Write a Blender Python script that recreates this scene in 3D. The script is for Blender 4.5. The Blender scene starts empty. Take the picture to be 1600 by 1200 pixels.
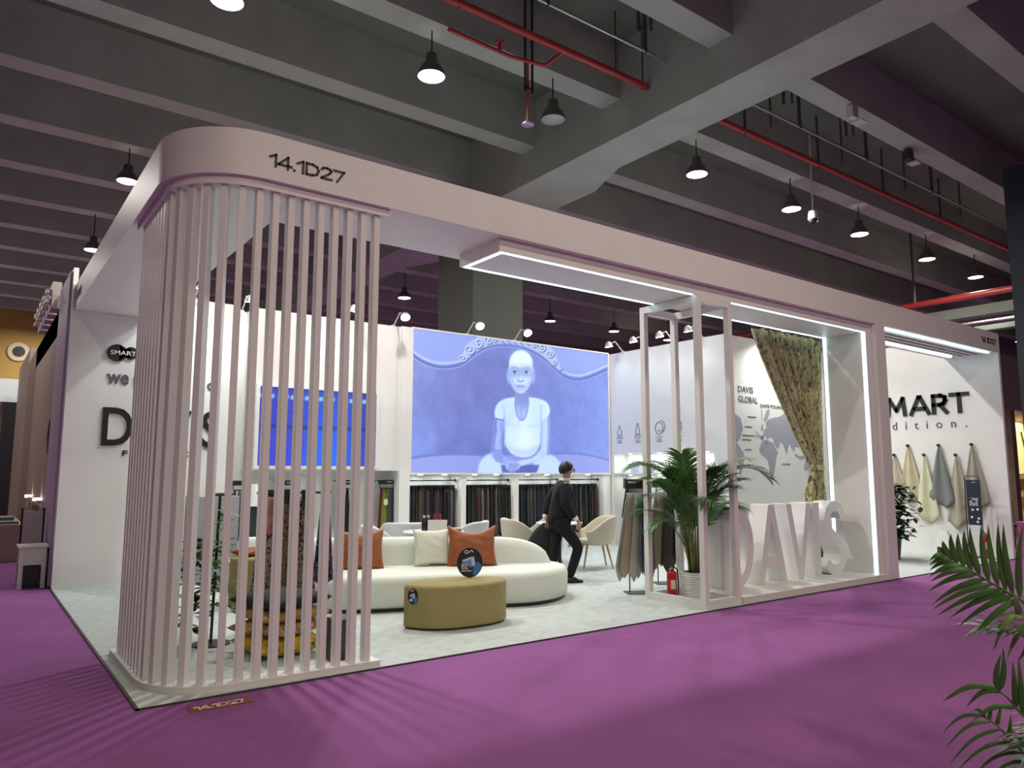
import bpy, bmesh, math, random
import numpy as np
from mathutils import Vector, Matrix
sc = bpy.context.scene
C = sc.collection
PI = math.pi
random.seed(7)
# ---------------------------------------------------------------- camera
cam = bpy.data.cameras.new('camera'); camo = bpy.data.objects.new('camera', cam); C.objects.link(camo)
yaw, pitch, roll = 0.6373, 0.1205, 0.0013
fw = Vector((math.sin(yaw)*math.cos(pitch), math.cos(yaw)*math.cos(pitch), math.sin(pitch)))
rt = Vector((math.cos(yaw), -math.sin(yaw), 0)); up = rt.cross(fw)
r2 = rt*math.cos(roll)+up*math.sin(roll); u2 = up*math.cos(roll)-rt*math.sin(roll)
mw = Matrix((r2, u2, -fw)).transposed().to_4x4(); mw.translation = (-0.9913, -5.3165, 1.5)
camo.matrix_world = mw
cam.sensor_width = 36; cam.sensor_fit = 'HORIZONTAL'; cam.lens = 36*1144.1/1600; cam.clip_start = .05; cam.clip_end = 300
sc.camera = camo
# ---------------------------------------------------------------- world, exposure
w = bpy.data.worlds.new('ambient_fill'); sc.world = w; w.use_nodes = True
w.node_tree.nodes['Background'].inputs[0].default_value = (.97, 1, .97, 1)
w.node_tree.nodes['Background'].inputs[1].default_value = .075  # ambient fill added to dilute the purple bounce on the ceiling
sc.view_settings.view_transform = 'Standard'; sc.view_settings.look = 'None'
sc.view_settings.gamma = 1; sc.view_settings.exposure = 0; sc.view_settings.use_curve_mapping = False
sc.cycles.use_denoising = True
try: sc.cycles.denoiser = 'OPENIMAGEDENOISE'
except Exception: pass
sc.cycles.sample_clamp_indirect = 6; sc.cycles.max_bounces = 6; sc.cycles.diffuse_bounces = 4

def lamp(name, kind, loc, energy, col=(1, 1, 1), aim=None, parent=None, size=.3, sy=None, ang=80, blend=.6):
    l = bpy.data.lights.new(name, kind); l.energy = energy; l.color = col
    o = bpy.data.objects.new(name, l); C.objects.link(o)
    if kind == 'AREA':
        l.size = size
        if sy: l.shape = 'RECTANGLE'; l.size_y = sy
        else: l.shape = 'DISK'
    else: l.shadow_soft_size = size
    if kind == 'SPOT': l.spot_size = math.radians(ang); l.spot_blend = blend
    p = Vector(loc); d = (Vector(aim)-p) if aim else Vector((0, 0, -1))
    o.rotation_euler = d.to_track_quat('-Z', 'Y').to_euler()
    if parent: o.parent = parent; p = p-wloc(parent)
    o.location = p
    return o
# ---------------------------------------------------------------- materials
MATS = {}
def lin(c):
    if isinstance(c, str):
        c = [int(c[i:i+2], 16)/255 for i in (0, 2, 4)]
        c = [x/12.92 if x <= .04045 else ((x+.055)/1.055)**2.4 for x in c]
    return (*c[:3], 1)
def mat(name, col, rough=.5, metal=0, emit=0, ecol=None, var=0, scale=8, bump=0, bscale=60, spec=None, trans=0):
    if name in MATS: return MATS[name]
    m = bpy.data.materials.new(name); m.use_nodes = True; nt = m.node_tree; b = nt.nodes['Principled BSDF']
    c = lin(col); b.inputs['Base Color'].default_value = c; b.inputs['Roughness'].default_value = rough
    b.inputs['Metallic'].default_value = metal
    if spec is not None: b.inputs['Specular IOR Level'].default_value = spec
    if trans: b.inputs['Transmission Weight'].default_value = trans
    if emit: b.inputs['Emission Color'].default_value = lin(ecol or col); b.inputs['Emission Strength'].default_value = emit
    if var or bump:
        tc = nt.nodes.new('ShaderNodeTexCoord')
    if var:
        n = nt.nodes.new('ShaderNodeTexNoise'); n.inputs['Scale'].default_value = scale; n.inputs['Detail'].default_value = 5
        r = nt.nodes.new('ShaderNodeValToRGB'); r.color_ramp.elements[0].position = .3; r.color_ramp.elements[1].position = .7
        r.color_ramp.elements[0].color = (*[x*(1-var) for x in c[:3]], 1); r.color_ramp.elements[1].color = (*[min(1, x*(1+var)) for x in c[:3]], 1)
        nt.links.new(tc.outputs['Object'], n.inputs['Vector']); nt.links.new(n.outputs['Fac'], r.inputs['Fac']); nt.links.new(r.outputs['Color'], b.inputs['Base Color'])
    if bump:
        n2 = nt.nodes.new('ShaderNodeTexNoise'); n2.inputs['Scale'].default_value = bscale; n2.inputs['Detail'].default_value = 3
        bp = nt.nodes.new('ShaderNodeBump'); bp.inputs['Strength'].default_value = bump; bp.inputs['Distance'].default_value = .02
        nt.links.new(tc.outputs['Object'], n2.inputs['Vector']); nt.links.new(n2.outputs['Fac'], bp.inputs['Height']); nt.links.new(bp.outputs['Normal'], b.inputs['Normal'])
    MATS[name] = m; return m
def ramp_mat(name, stops, scale=6, stretch=(1, 1, 1), rough=.8, detail=6, dist=1.5):
    m = bpy.data.materials.new(name); m.use_nodes = True; nt = m.node_tree; b = nt.nodes['Principled BSDF']; b.inputs['Roughness'].default_value = rough
    tc = nt.nodes.new('ShaderNodeTexCoord'); mp = nt.nodes.new('ShaderNodeMapping'); mp.inputs['Scale'].default_value = stretch
    n = nt.nodes.new('ShaderNodeTexNoise'); n.inputs['Scale'].default_value = scale; n.inputs['Detail'].default_value = detail; n.inputs['Distortion'].default_value = dist
    r = nt.nodes.new('ShaderNodeValToRGB'); e = r.color_ramp.elements
    while len(e) < len(stops): e.new(.5)
    for el, (p, c) in zip(e, stops): el.position = p; el.color = lin(c)
    nt.links.new(tc.outputs['Object'], mp.inputs['Vector']); nt.links.new(mp.outputs['Vector'], n.inputs['Vector'])
    nt.links.new(n.outputs['Fac'], r.inputs['Fac']); nt.links.new(r.outputs['Color'], b.inputs['Base Color'])
    MATS[name] = m; return m
def attr_mat(name, strength):
    m = bpy.data.materials.new(name); m.use_nodes = True; nt = m.node_tree; b = nt.nodes['Principled BSDF']
    a = nt.nodes.new('ShaderNodeVertexColor'); a.layer_name = 'Col'; b.inputs['Base Color'].default_value = (.02, .02, .02, 1); b.inputs['Roughness'].default_value = .6
    if strength: nt.links.new(a.outputs['Color'], b.inputs['Emission Color']); b.inputs['Emission Strength'].default_value = strength
    else: nt.links.new(a.outputs['Color'], b.inputs['Base Color'])
    MATS[name] = m; return m
white = mat('booth_white_paint', (.76, .745, .72), .45, var=.02, scale=3)
wallw = mat('booth_wall_paint', (.80, .80, .79), .5, var=.015, scale=2)
carpet_p = mat('purple_carpet', (.285, .102, .29), .95, var=.10, scale=1.3, bump=.25, bscale=400, spec=.1)
carpet_g = mat('grey_carpet', (.53, .58, .57), .95, var=.10, scale=9, bump=.3, bscale=300, spec=.1)
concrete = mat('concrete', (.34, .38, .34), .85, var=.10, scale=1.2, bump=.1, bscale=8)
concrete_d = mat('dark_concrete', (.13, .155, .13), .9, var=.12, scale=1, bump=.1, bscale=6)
black = mat('black_satin', (.012, .012, .014), .4)
blackm = mat('black_cloth', (.012, .012, .015), .85)
char = mat('charcoal', (.05, .05, .055), .6)
steel = mat('brushed_steel', (.55, .55, .56), .35, 1)
greyp = mat('grey_panel', (.33, .33, .36), .6)
redp = mat('red_pipe_paint', (.34, .03, .028), .4, var=.1, scale=4)
led = mat('led_white', (.6, .95, 1), .5, emit=3.2, ecol=(.62, .97, 1))
bulb = mat('lamp_glow', (1, .95, .85), .4, emit=14, ecol=(1, .95, .82))
bulbc = mat('cool_lamp_glow', (1, 1, 1), .4, emit=14, ecol=(.95, 1, .97))
cream = mat('cream_fabric', (.70, .75, .69), .9, bump=.15, bscale=250, var=.02, scale=6)
mustard = mat('mustard_fabric', (.31, .265, .11), .9, bump=.15, bscale=250, var=.05, scale=8)
orange = mat('rust_leather', (.275, .075, .018), .5, var=.14, scale=9, bump=.35, bscale=14)
wood = mat('light_wood', (.50, .31, .13), .5, var=.12, scale=12)
leafg = mat('palm_leaf_green', (.055, .15, .025), .45, var=.45, scale=5)
leafd = mat('dark_palm_leaf', (.03, .085, .016), .4, var=.4, scale=14)
leafb = mat('bright_leaf', (.10, .30, .04), .45, var=.4, scale=12)
stemg = mat('palm_stem', (.16, .19, .05), .6, var=.3, scale=12)
skin = mat('skin', (.50, .30, .21), .5)
beige = mat('beige_fabric', (.62, .57, .45), .9, bump=.1, bscale=250)
# ---------------------------------------------------------------- object helpers
def wloc(o):
    v = Vector((0, 0, 0))
    while o: v += Vector(o.location); o = o.parent
    return v
def props(o, label=None, cat=None, group=None, kind=None):
    if label: o['label'] = label
    if cat: o['category'] = cat
    if group: o['group'] = group
    if kind: o['kind'] = kind
    return o
def thing(name, label, cat, loc=(0, 0, 0), rz=0, group=None):
    o = bpy.data.objects.new(name, None); C.objects.link(o); o.location = loc; o.rotation_euler = (0, 0, rz); o.empty_display_size = .1
    return props(o, label, cat, group)
def dup(o, parent=None):
    c = o.copy(); C.objects.link(c); c.parent = parent
    for k in list(o.children): dup(k, c)
    return c
class MB:
    def __init__(s): s.v = []; s.f = []
    def add(s, vs, fs):
        n = len(s.v); s.v += [tuple(v) for v in vs]; s.f += [tuple(i+n for i in f) for f in fs]; return s
    def box(s, a, b):
        x0, y0, z0 = a; x1, y1, z1 = b
        return s.add([(x0, y0, z0), (x1, y0, z0), (x1, y1, z0), (x0, y1, z0), (x0, y0, z1), (x1, y0, z1), (x1, y1, z1), (x0, y1, z1)],
                     [(0, 3, 2, 1), (4, 5, 6, 7), (0, 1, 5, 4), (1, 2, 6, 5), (2, 3, 7, 6), (3, 0, 4, 7)])
    def obox(s, c, ax, ay, az):
        c, ax, ay, az = map(Vector, (c, ax, ay, az))
        vs = [c+ax*i+ay*j+az*k for k in (-1, 1) for i, j in ((-1, -1), (1, -1), (1, 1), (-1, 1))]
        return s.add(vs, [(0, 3, 2, 1), (4, 5, 6, 7), (0, 1, 5, 4), (1, 2, 6, 5), (2, 3, 7, 6), (3, 0, 4, 7)])
    def tube(s, pts, r, n=10, cap=True):
        pts = [Vector(p) for p in pts]; rs = r if isinstance(r, (list, tuple)) else [r]*len(pts); rings = []; ref = None
        for i, p in enumerate(pts):
            t = (pts[min(i+1, len(pts)-1)]-pts[max(i-1, 0)]).normalized()
            if ref is None: ref = Vector((0, 0, 1)) if abs(t.z) < .9 else Vector((1, 0, 0))
            a = (ref-t*ref.dot(t)).normalized(); b = t.cross(a); ref = a
            rings.append([p+(a*math.cos(2*PI*k/n)+b*math.sin(2*PI*k/n))*rs[i] for k in range(n)])
        vs = [v for rg in rings for v in rg]; fs = []
        for i in range(len(pts)-1):
            for k in range(n): fs.append((i*n+k, i*n+(k+1) % n, (i+1)*n+(k+1) % n, (i+1)*n+k))
        if cap: fs += [tuple(range(n-1, -1, -1)), tuple(range((len(pts)-1)*n, len(pts)*n))]
        return s.add(vs, fs)
    def lathe(s, prof, c=(0, 0, 0), n=24, sx=1, sy=1, cap=True):
        vs = []; fs = []
        for r, z in prof:
            for k in range(n): vs.append((c[0]+r*sx*math.cos(2*PI*k/n), c[1]+r*sy*math.sin(2*PI*k/n), c[2]+z))
        for i in range(len(prof)-1):
            for k in range(n): fs.append((i*n+k, i*n+(k+1) % n, (i+1)*n+(k+1) % n, (i+1)*n+k))
        if cap: fs += [tuple(range(n-1, -1, -1)), tuple(range((len(prof)-1)*n, len(prof)*n))]
        return s.add(vs, fs)
    def prism(s, poly, z0, z1, f=None):
        n = len(poly); vs = [(x, y, z0) for x, y in poly]+[(x, y, z1) for x, y in poly]
        if f: vs = [f(*v) for v in vs]
        return s.add(vs, [tuple(range(n-1, -1, -1)), tuple(range(n, 2*n))]+[(i, (i+1) % n, n+(i+1) % n, n+i) for i in range(n)])
    def grid(s, P, closed=False):
        nu = len(P); nv = len(P[0]); vs = [p for r in P for p in r]; fs = []
        for i in range(nu if closed else nu-1):
            for j in range(nv-1):
                a = i*nv+j; b = ((i+1) % nu)*nv+j; fs.append((a, b, b+1, a+1))
        return s.add(vs, fs)
    def build(s, name, m, parent=None, smooth=None, bevel=0, solid=0, subd=0, off=0, cols=None):
        me = bpy.data.meshes.new(name); o0 = wloc(parent) if parent else Vector((0, 0, 0))
        me.from_pydata([(v[0]-o0.x, v[1]-o0.y, v[2]-o0.z) for v in s.v], [], s.f); me.validate()
        bm = bmesh.new(); bm.from_mesh(me)
        if not cols is not None: bmesh.ops.recalc_face_normals(bm, faces=bm.faces)
        bm.to_mesh(me); bm.free()
        if m: me.materials.append(m)
        if smooth:
            for p in me.polygons: p.use_smooth = True
            if smooth < 180: me.set_sharp_from_angle(angle=math.radians(smooth))
        if cols is not None:
            a = me.color_attributes.new('Col', 'FLOAT_COLOR', 'POINT'); a.data.foreach_set('color', np.asarray(cols, np.float32).ravel())
        o = bpy.data.objects.new(name, me); C.objects.link(o); o.parent = parent
        if solid: md = o.modifiers.new('s', 'SOLIDIFY'); md.thickness = solid; md.offset = off
        if subd: md = o.modifiers.new('u', 'SUBSURF'); md.levels = subd; md.render_levels = subd
        if bevel: md = o.modifiers.new('b', 'BEVEL'); md.width = bevel; md.segments = 2; md.limit_method = 'ANGLE'
        return o
def B(*boxes):
    m = MB()
    for a, b in boxes: m.box(a, b)
    return m
def struct(name, mb, m, **k):
    return props(mb.build(name, m, **k), kind='structure')
def text(body, name, m, parent=None, o=(0, 0, 0), ux=(1, 0, 0), uy=(0, 0, 1), w=None, h=.1, depth=.01, bold=0, space=1, align='L', split=False):
    """lettering: o is the lower left corner, ux the reading direction, uy the up direction; scaled to cap height h and width w"""
    cu = bpy.data.curves.new('t', 'FONT'); cu.body = body; cu.size = 1; cu.extrude = .5; cu.offset = bold; cu.space_character = space; cu.resolution_u = 4
    ob = bpy.data.objects.new('t', cu); C.objects.link(ob); dg = bpy.context.evaluated_depsgraph_get(); dg.update()
    me = bpy.data.meshes.new_from_object(ob.evaluated_get(dg)); bpy.data.objects.remove(ob); bpy.data.curves.remove(cu)
    n = len(me.vertices); co = np.empty(n*3, np.float32); me.vertices.foreach_get('co', co); co = co.reshape(-1, 3)
    mn, mx = co.min(0), co.max(0); s = h/.7 if mx[1]-mn[1] > .95 else h/(mx[1]-max(mn[1], 0) if mn[1] > -.1 else mx[1])
    sx = (w/(mx[0]-mn[0])) if w else s
    ux = Vector(ux).normalized(); uy = Vector(uy).normalized(); uz = ux.cross(uy); o = Vector(o)-(wloc(parent) if parent else Vector())
    X = (co[:, 0]-mn[0])*sx
    if align == 'C': X = X-X.max()/2
    Y = co[:, 1]*s; Z = (co[:, 2]+.5)*depth
    P = np.outer(X, ux)+np.outer(Y, uy)+np.outer(Z, uz)+np.array(o)
    if split:
        bm = bmesh.new(); bm.from_mesh(me); bm.verts.ensure_lookup_table(); lab = [-1]*n; isl = []
        for v in bm.verts:
            if lab[v.index] >= 0: continue
            st_ = [v]; lab[v.index] = len(isl); g_ = []
            while st_:
                q = st_.pop(); g_.append(q.index)
                for e in q.link_edges:
                    k = e.other_vert(q)
                    if lab[k.index] < 0: lab[k.index] = len(isl); st_.append(k)
            isl.append(g_)
        bm.free(); isl.sort(key=lambda g_: min(X[i] for i in g_)); grp = []
        for g_ in isl:
            a, b = min(X[i] for i in g_), max(X[i] for i in g_)
            if grp and a < grp[-1][1]-.2*min(b-a, grp[-1][1]-grp[-1][0]): grp[-1][1] = max(grp[-1][1], b); grp[-1][2] |= set(g_)
            else: grp.append([a, b, set(g_)])
        polys = [tuple(p.vertices) for p in me.polygons]; bpy.data.meshes.remove(me)
        for a, b, vs in grp:
            ids = sorted(vs); mpx = {i: k for k, i in enumerate(ids)}; mb = MB(); mb.v = [tuple(P[i]) for i in ids]; mb.f = [tuple(mpx[i] for i in p) for p in polys if p[0] in vs]
            c = mb.build(name, m, None); c.parent = parent
        return
    me.vertices.foreach_set('co', P.astype(np.float32).ravel()); me.update(); me.materials.clear(); me.materials.append(m); me.name = name
    ob = bpy.data.objects.new(name, me); C.objects.link(ob); ob.parent = parent
    return ob
GLY = {'1': ([[(.02, .74), (.3, 1), (.3, 0)]], .42), '4': ([[(.46, 0), (.46, 1), (0, .27), (.64, .27)]], .7), '.': ([[(.06, .06), (.09, .06)]], .2),
       'D': ([[(.05, .03), (.05, .97), (.35, .97), (.58, .82), (.66, .5), (.58, .18), (.35, .03), (.05, .03)]], .78), '2': ([[(.03, .78), (.12, .93), (.3, .98), (.48, .9), (.52, .7), (.42, .5), (.03, .03), (.56, .03)]], .66), 'S': ([[(.58, .82), (.47, .95), (.3, 1), (.12, .94), (.05, .77), (.13, .62), (.3, .53), (.48, .45), (.57, .28), (.5, .09), (.31, 0), (.12, .04), (.0, .18)]], .72), 'M': ([[(.05, 0), (.12, 1), (.45, .28), (.78, 1), (.85, 0)]], .98), 'A': ([[(0, 0), (.38, 1), (.44, 1), (.82, 0)], [(.18, .3), (.64, .3)]], .9), 'R': ([[(.05, 0), (.05, 1), (.38, 1), (.56, .9), (.58, .7), (.5, .53), (.36, .46), (.05, .46)], [(.33, .46), (.62, 0)]], .74), 'T': ([[(0, 1), (.72, 1)], [(.36, 1), (.36, 0)]], .8),
       '7': ([[(0, .95), (.54, .95), (.18, 0)]], .6)}
def number(body, name, m, parent, o, ux, uy, w, h, bold=.18, depth=.006):
    ux = Vector(ux); uy = Vector(uy); uz = ux.cross(uy); mb = MB(); x = 0; tot = sum(GLY[c][1] for c in body)-.06; k = w/tot
    for c in body:
        for pl in GLY[c][0]:
            for a, b in zip(pl, pl[1:]):
                a, b = Vector(((x+a[0])*k, a[1]*h)), Vector(((x+b[0])*k, b[1]*h)); d = (b-a).normalized(); n_ = Vector((-d.y, d.x))*h*bold/2; d = d*h*bold*.42
                q = [a-d+n_, b+d+n_, b+d-n_, a-d-n_]; i = len(mb.v)
                for zz in (0, depth): mb.v += [tuple(Vector(o)+ux*p.x+uy*p.y+uz*zz) for p in q]
                mb.f += [(i, i+1, i+2, i+3), (i+4, i+5, i+6, i+7)]+[(i+j, i+(j+1) % 4, i+4+(j+1) % 4, i+4+j) for j in range(4)]
        x += GLY[c][1]
    return mb.build(name, m, parent)
def sstep(a, b, x): t = np.clip((x-a)/(b-a), 0, 1); return t*t*(3-2*t)
ORD = 'first second third fourth fifth sixth seventh eighth ninth tenth eleventh twelfth'.split()

# ================================================================ hall shell
struct('floor', B(((-30, -25, -.1), (60, 50, 0))), carpet_p)
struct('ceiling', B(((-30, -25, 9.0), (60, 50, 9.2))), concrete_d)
cl = bpy.data.objects['ceiling']
for k in range(-4, 18):
    y = -1.2+2.37*k
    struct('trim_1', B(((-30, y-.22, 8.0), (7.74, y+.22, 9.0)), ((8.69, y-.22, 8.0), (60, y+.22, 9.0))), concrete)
g = MB().box((7.74, -25, 7.33), (8.69, 50, 9.0))
g.prism([(8.69, 4.3), (9.15, 5.5), (9.15, 11.9), (8.69, 13.1)], 7.331, 9.0)
for yc in (8.6,):   # haunch where the girder meets its column
    g.prism([(-.75, 0), (1.7, 0), (1.45, -.35), (-.5, -.35)], yc-.8, yc+1.5, f=lambda x, y, z: (7.74+x, z, 7.33+y))
struct('trim_2', g, concrete)
for x in (-16.3, 31.8): struct('trim_2', B(((x, -25, 7.33), (x+.95, 50, 9.0))), concrete)
struct('trim_3', B(((7.74, 7.95, 0), (9.15, 9.45, 7.0))), mat('column_grey', (.085, .092, .083), .8, var=.06, scale=2), bevel=.03)
navy = mat('navy_wrap', (.018, .024, .04), .7)
struct('trim_3', B(((16.2, -.65, 0), (17.2, .45, 7.9))), navy)
yel = mat('ochre_wall', (.42, .26, .07), .8, var=.08, scale=.5)
struct('wall_far', B(((-30, 30, 0), (8, 30.2, 9))), yel)
vt = thing('air_diffuser', 'round ventilation outlet with dark hole in the far ochre wall', 'vent', (.37, 29.97, 6.31))
MB().lathe([(.38, -.01), (.38, .06), (.22, .08), (.2, .03)], (0, 0, 0), 32).build('collar', mat('vent_beige', (.6, .52, .36), .6), vt).rotation_euler = (PI/2, 0, 0)
MB().lathe([(.205, 0), (.205, .085)], (0, 0, 0), 32).build('opening', black, vt).rotation_euler = (PI/2, 0, 0)
for k in vt.children:   # lathe profiles above are already local
    for v in k.data.vertices: v.co += Vector(vt.location)

# ---------------------------------------------------------------- hall lamps
bell = mat('lamp_housing', (.13, .125, .115), .5, .4)
def high_bay(x, y, z, label, on=True, W=205, rod=.45, col=(1, .94, .87)):
    t = thing('high_bay_lamp', label, 'ceiling lamp', (x, y, z), group='high bay hall lamps')
    MB().lathe([(.20, 0), (.205, .01), (.19, .07), (.14, .16), (.09, .21), (.08, .34), (.05, .36)], (x, y, z), 20, cap=False).build('shade', bell, t, smooth=50, solid=.008)
    MB().tube([(x, y, z+.34), (x, y, z+rod+.3)], .012, 6).build('rod', black, t)
    MB().lathe([(.198, .006), (.15, -.006), (.08, -.014), (.0005, -.017)], (x, y, z), 20).build('lens', bulb if on else mat('unlit_glass', (.35, .38, .36), .1), t)
    if on: lamp('lamp_light', 'AREA', (x, y, z-.03), W, col, parent=t, size=.36)
row = 'near ceiling row'
names = ['above the curved corner at the frame top', 'hanging over the booth number', None, 'right of the concrete girder', 'right of the girder, beside the next lit lamp', 'beneath the dome camera', 'over the right half of the canopy, beyond the dome camera', 'nearest the right end of the canopy']
for x, n in zip((1.18, 4.09, 6.37, 10.06, 13.25, 16.13, 19.65, 22.73), names):
    if n is None: high_bay(6.37, 3.5, 7.27, 'unlit glass bell lamp beside the sprinkler head', on=False)
    else: high_bay(x, 3.55, 7.28, 'lit high bay lamp '+n, rod=.45)
high_bay(1.2, 10.65, 7.3, 'lit high bay lamp left of the curved fascia, upper of two')
high_bay(1.18, 15.39, 7.05, 'lit high bay lamp left of the curved fascia, lower of two', rod=.7)
high_bay(10.0, 15.39, 7.1, 'far lit hall lamp just right of the slat screen', rod=.7)
high_bay(16.1, 15.39, 7.1, 'far lit hall lamp right of the dark column, left of a pair', rod=.7)
high_bay(19.4, 15.39, 7.1, 'far lit hall lamp right of the dark column, right of a pair', rod=.7)
high_bay(36.2, 7.0, 7.3, 'far lit hall lamp past the right end of the canopy')
high_bay(22.6, 15.39, 7.1, 'far lit hall lamp seen beside the white display frame', rod=.7)
for x, e in ((-2, 40), (4.1, 75), (7.0, 60), (11.5, 20)): high_bay(x, -3.57, 7.28, 'lit high bay lamp in the row behind the viewpoint', W=e, col=(1, .88, .72))
for x, e in ((-2.5, 400), (1.2, 180), (5.5, 240), (10.0, 75)): high_bay(x, -10.68, 7.28, 'lit high bay lamp in the second row behind the viewpoint', W=e, col=(1, .88, .72))

high_bay(-1.9, 10.65, 7.3, 'added unseen high bay lamp brightening the far left aisle', W=200)  # out-of-view lamp added to brighten the neighbouring taupe stand
high_bay(-1.9, 18.0, 7.3, 'added unseen high bay lamp brightening the aisle farther along at far left', W=200)  # second out-of-view lamp added for more light along the aisle
high_bay(1.6, 27.24, 7.28, 'distant lit lamp before the ochre wall', W=260)
high_bay(-2.4, 24.87, 7.28, 'added unseen lamp brightening the ochre wall left of the vent', W=260)  # out-of-view lamp added to bring light onto the ochre wall
# ---------------------------------------------------------------- pipes and fittings under the ceiling
t = thing('sprinkler_pipe', 'red sprinkler pipe ending at the concrete girder', 'pipe', (3, 2.66, 7.9))
MB().tube([(-20, 2.66, 7.92), (7.76, 2.66, 7.92)], .055, 10).build('main_pipe', redp, t, smooth=60)
MB().tube([(5.9, 2.66, 7.9), (5.75, 2.95, 7.75), (5.2, 3.1, 7.78), (4.1, 3.1, 7.8)], .03, 8).build('branch_pipe', redp, t, smooth=60)
MB().tube([(5.0, 3.1, 7.78), (5.0, 3.1, 7.92)], .025, 8).lathe([(.07, 0), (.07, .02)], (5.0, 3.1, 7.92), 12).build('valve', redp, t)
for x in (4.0, 7.0, 7.62): MB().tube([(x, 2.66, 7.85), (x, 2.66, 9)], .012, 6).build('hanger', char, t)
t = thing('sprinkler_pipe', 'red pipe running right of the girder along the ceiling', 'pipe', (12, 2.66, 7.9))
MB().tube([(8.69, 2.66, 7.92), (30, 2.66, 7.92)], .055, 10).build('main_pipe', redp, t, smooth=60)
for x in (10.4, 12.9, 15.6, 18.5): B(((x-.012, 2.64, 7.85), (x+.012, 2.68, 9)), ((x+.3, 2.3, 7.95), (x+.325, 2.33, 9))).build('hanger', char, t)
for i, (xa, xb, lab) in enumerate(((-20, 7.7, 'thin grey conduit left of the girder above the red pipe'), (8.7, 30, 'thin grey conduit right of the girder above the red pipe'))):
    t = thing('cable_conduit', lab, 'conduit', ((xa+xb)/2, 2.2, 8.1))
    MB().tube([(xa, 2.2, 8.15), (xb, 2.2, 8.15)], .025, 8).build('conduit_pipe', steel, t, smooth=60)
    for x in ((5.2, 7.2) if i == 0 else (9.6, 11.5, 14, 17)): B(((x-.015, 2.17, 8.12), (x+.015, 2.23, 9))).build('hanger', char, t)
    for x in ((4.6, 6.6) if i == 0 else (10.3, 12.4)): B(((x-.018, 1.75, 8.05), (x+.018, 1.79, 9)), ((x+.25, 1.75, 8.15), (x+.275, 1.78, 9)), ((x-.1, 1.74, 8.6), (x+.5, 1.78, 8.63))).build('bracket', char, t)
t = thing('ceiling_sprinkler', 'metal sprinkler head on a red drop pipe and dark rods', 'sprinkler', (5.65, 3.25, 6.9))
MB().tube([(5.65, 3.25, 6.98), (5.65, 3.25, 7.9)], .018, 8).build('drop_pipe', redp, t)
B(((5.56, 3.2, 7.4), (5.585, 3.23, 9)), ((5.70, 3.2, 7.4), (5.725, 3.23, 9)), ((5.56, 3.2, 7.45), (5.725, 3.23, 7.47))).build('rod_pair', black, t)
MB().lathe([(.03, .1), (.05, .06), (.05, .03), (.1, .02), (.1, .005), (.03, 0)], (5.65, 3.25, 6.87), 12).build('deflector', steel, t, smooth=40)
for loc, lab in (((13.6, 3.25, 7.05), 'small dome camera hanging beside a lit lamp'),):
    t = thing('dome_camera', lab, 'camera', loc)
    MB().lathe([(.02, 1.95), (.02, .2), (.09, .17), (.11, .05), (.11, 0)], loc, 16).build('housing', mat('camera_white', (.6, .6, .6), .4), t, smooth=50)
    MB().lathe([(.10, 0), (.09, -.05), (.05, -.09), (.01, -.1)], loc, 16).build('dome', black, t, smooth=60)
for loc, lab, cm in (((11.2, 1.0, 7.75), 'small pale box fitting under the concrete beam right of the girder', 'fitting'), ((13.8, 1.25, 7.75), 'dark floodlight box under the concrete beam at right', 'floodlight')):
    t = thing('beam_'+cm, lab, cm, loc); x, y, z = loc
    B(((x-.09, y-.06, z), (x+.09, y+.06, z+.22))).build('housing', mat('fitting_grey', (.5, .5, .5), .5) if cm == 'fitting' else navy, t, bevel=.01)
    B(((x+.1, y-.1, z-.02), (x+.32, y+.1, z+.0))).build('plate', mat('fitting_grey', (.5, .5, .5), .5), t)
    B(((x-.01, y-.01, z+.2), (x+.01, y+.01, z+.9))).build('rod', char, t)
t = thing('service_run', 'red pipe and grey ducts crossing behind the right end of the canopy', 'pipe', (24, 3, 6.9))
MB().tube([(22, -6, 6.6), (22, 30, 6.6)], .09, 10).build('red_pipe', redp, t, smooth=60)
B(((22.3, -6, 6.05), (22.7, 30, 6.35)), ((23.2, -6, 5.75), (23.5, 30, 5.9))).build('duct', concrete_d, t)
MB().tube([(22.9, -6, 5.95), (22.9, 30, 5.95)], .05, 8).build('bright_conduit', steel, t)
for y in (2, 5, 9): B(((21.97, y-.02, 6.6), (22.03, y+.02, 9))).build('hanger', char, t)

# ================================================================ booth shell
W, D, H = 14.03, 6.0, 4.035
struct('floor', B(((0, 0, 0), (W, 6.4, .012))), carpet_g)
struct('trim_4', B(((-.02, -.012, 0), (W, 0, .012)), ((-.02, -.012, 0), (0, 6.4, .012))), mat('edge_trim', (.04, .045, .04), .6))
struct('wall_left', B(((0, 6.0, .012), (2.115, 6.10, H)), ((2.05, 6.1, .012), (2.115, 6.4, H))), wallw)
struct('wall_left', B(((0, 6.1, 0), (.06, 7.65, H+.25))), wallw)
struct('wall_back', B(((2.115, 6.40, .012), (10.35, 6.46, H))), wallw)
struct('trim_5', B(((4.965, 5.96, .012), (5.17, 6.4, H+.01))), wallw)
struct('wall_icons', B(((10, 3.0, 1.9), (10.4, 6.395, H)), ((10.36, 3.0, .012), (10.4, 6.4, 1.9)), ((10, 3.0, .012), (10.36, 3.3, 1.9)), ((10, 5.9, .012), (10.36, 6.395, 1.9)), ((10, 3.3, 1.46), (10.36, 5.9, 1.495))), wallw)
struct('wall_map', B(((10.4, 3.0, .012), (13.95, 3.1, H))), wallw)
struct('wall_right', B(((13.95, 0.0, 0), (W, 6.46, H))), wallw)

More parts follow.
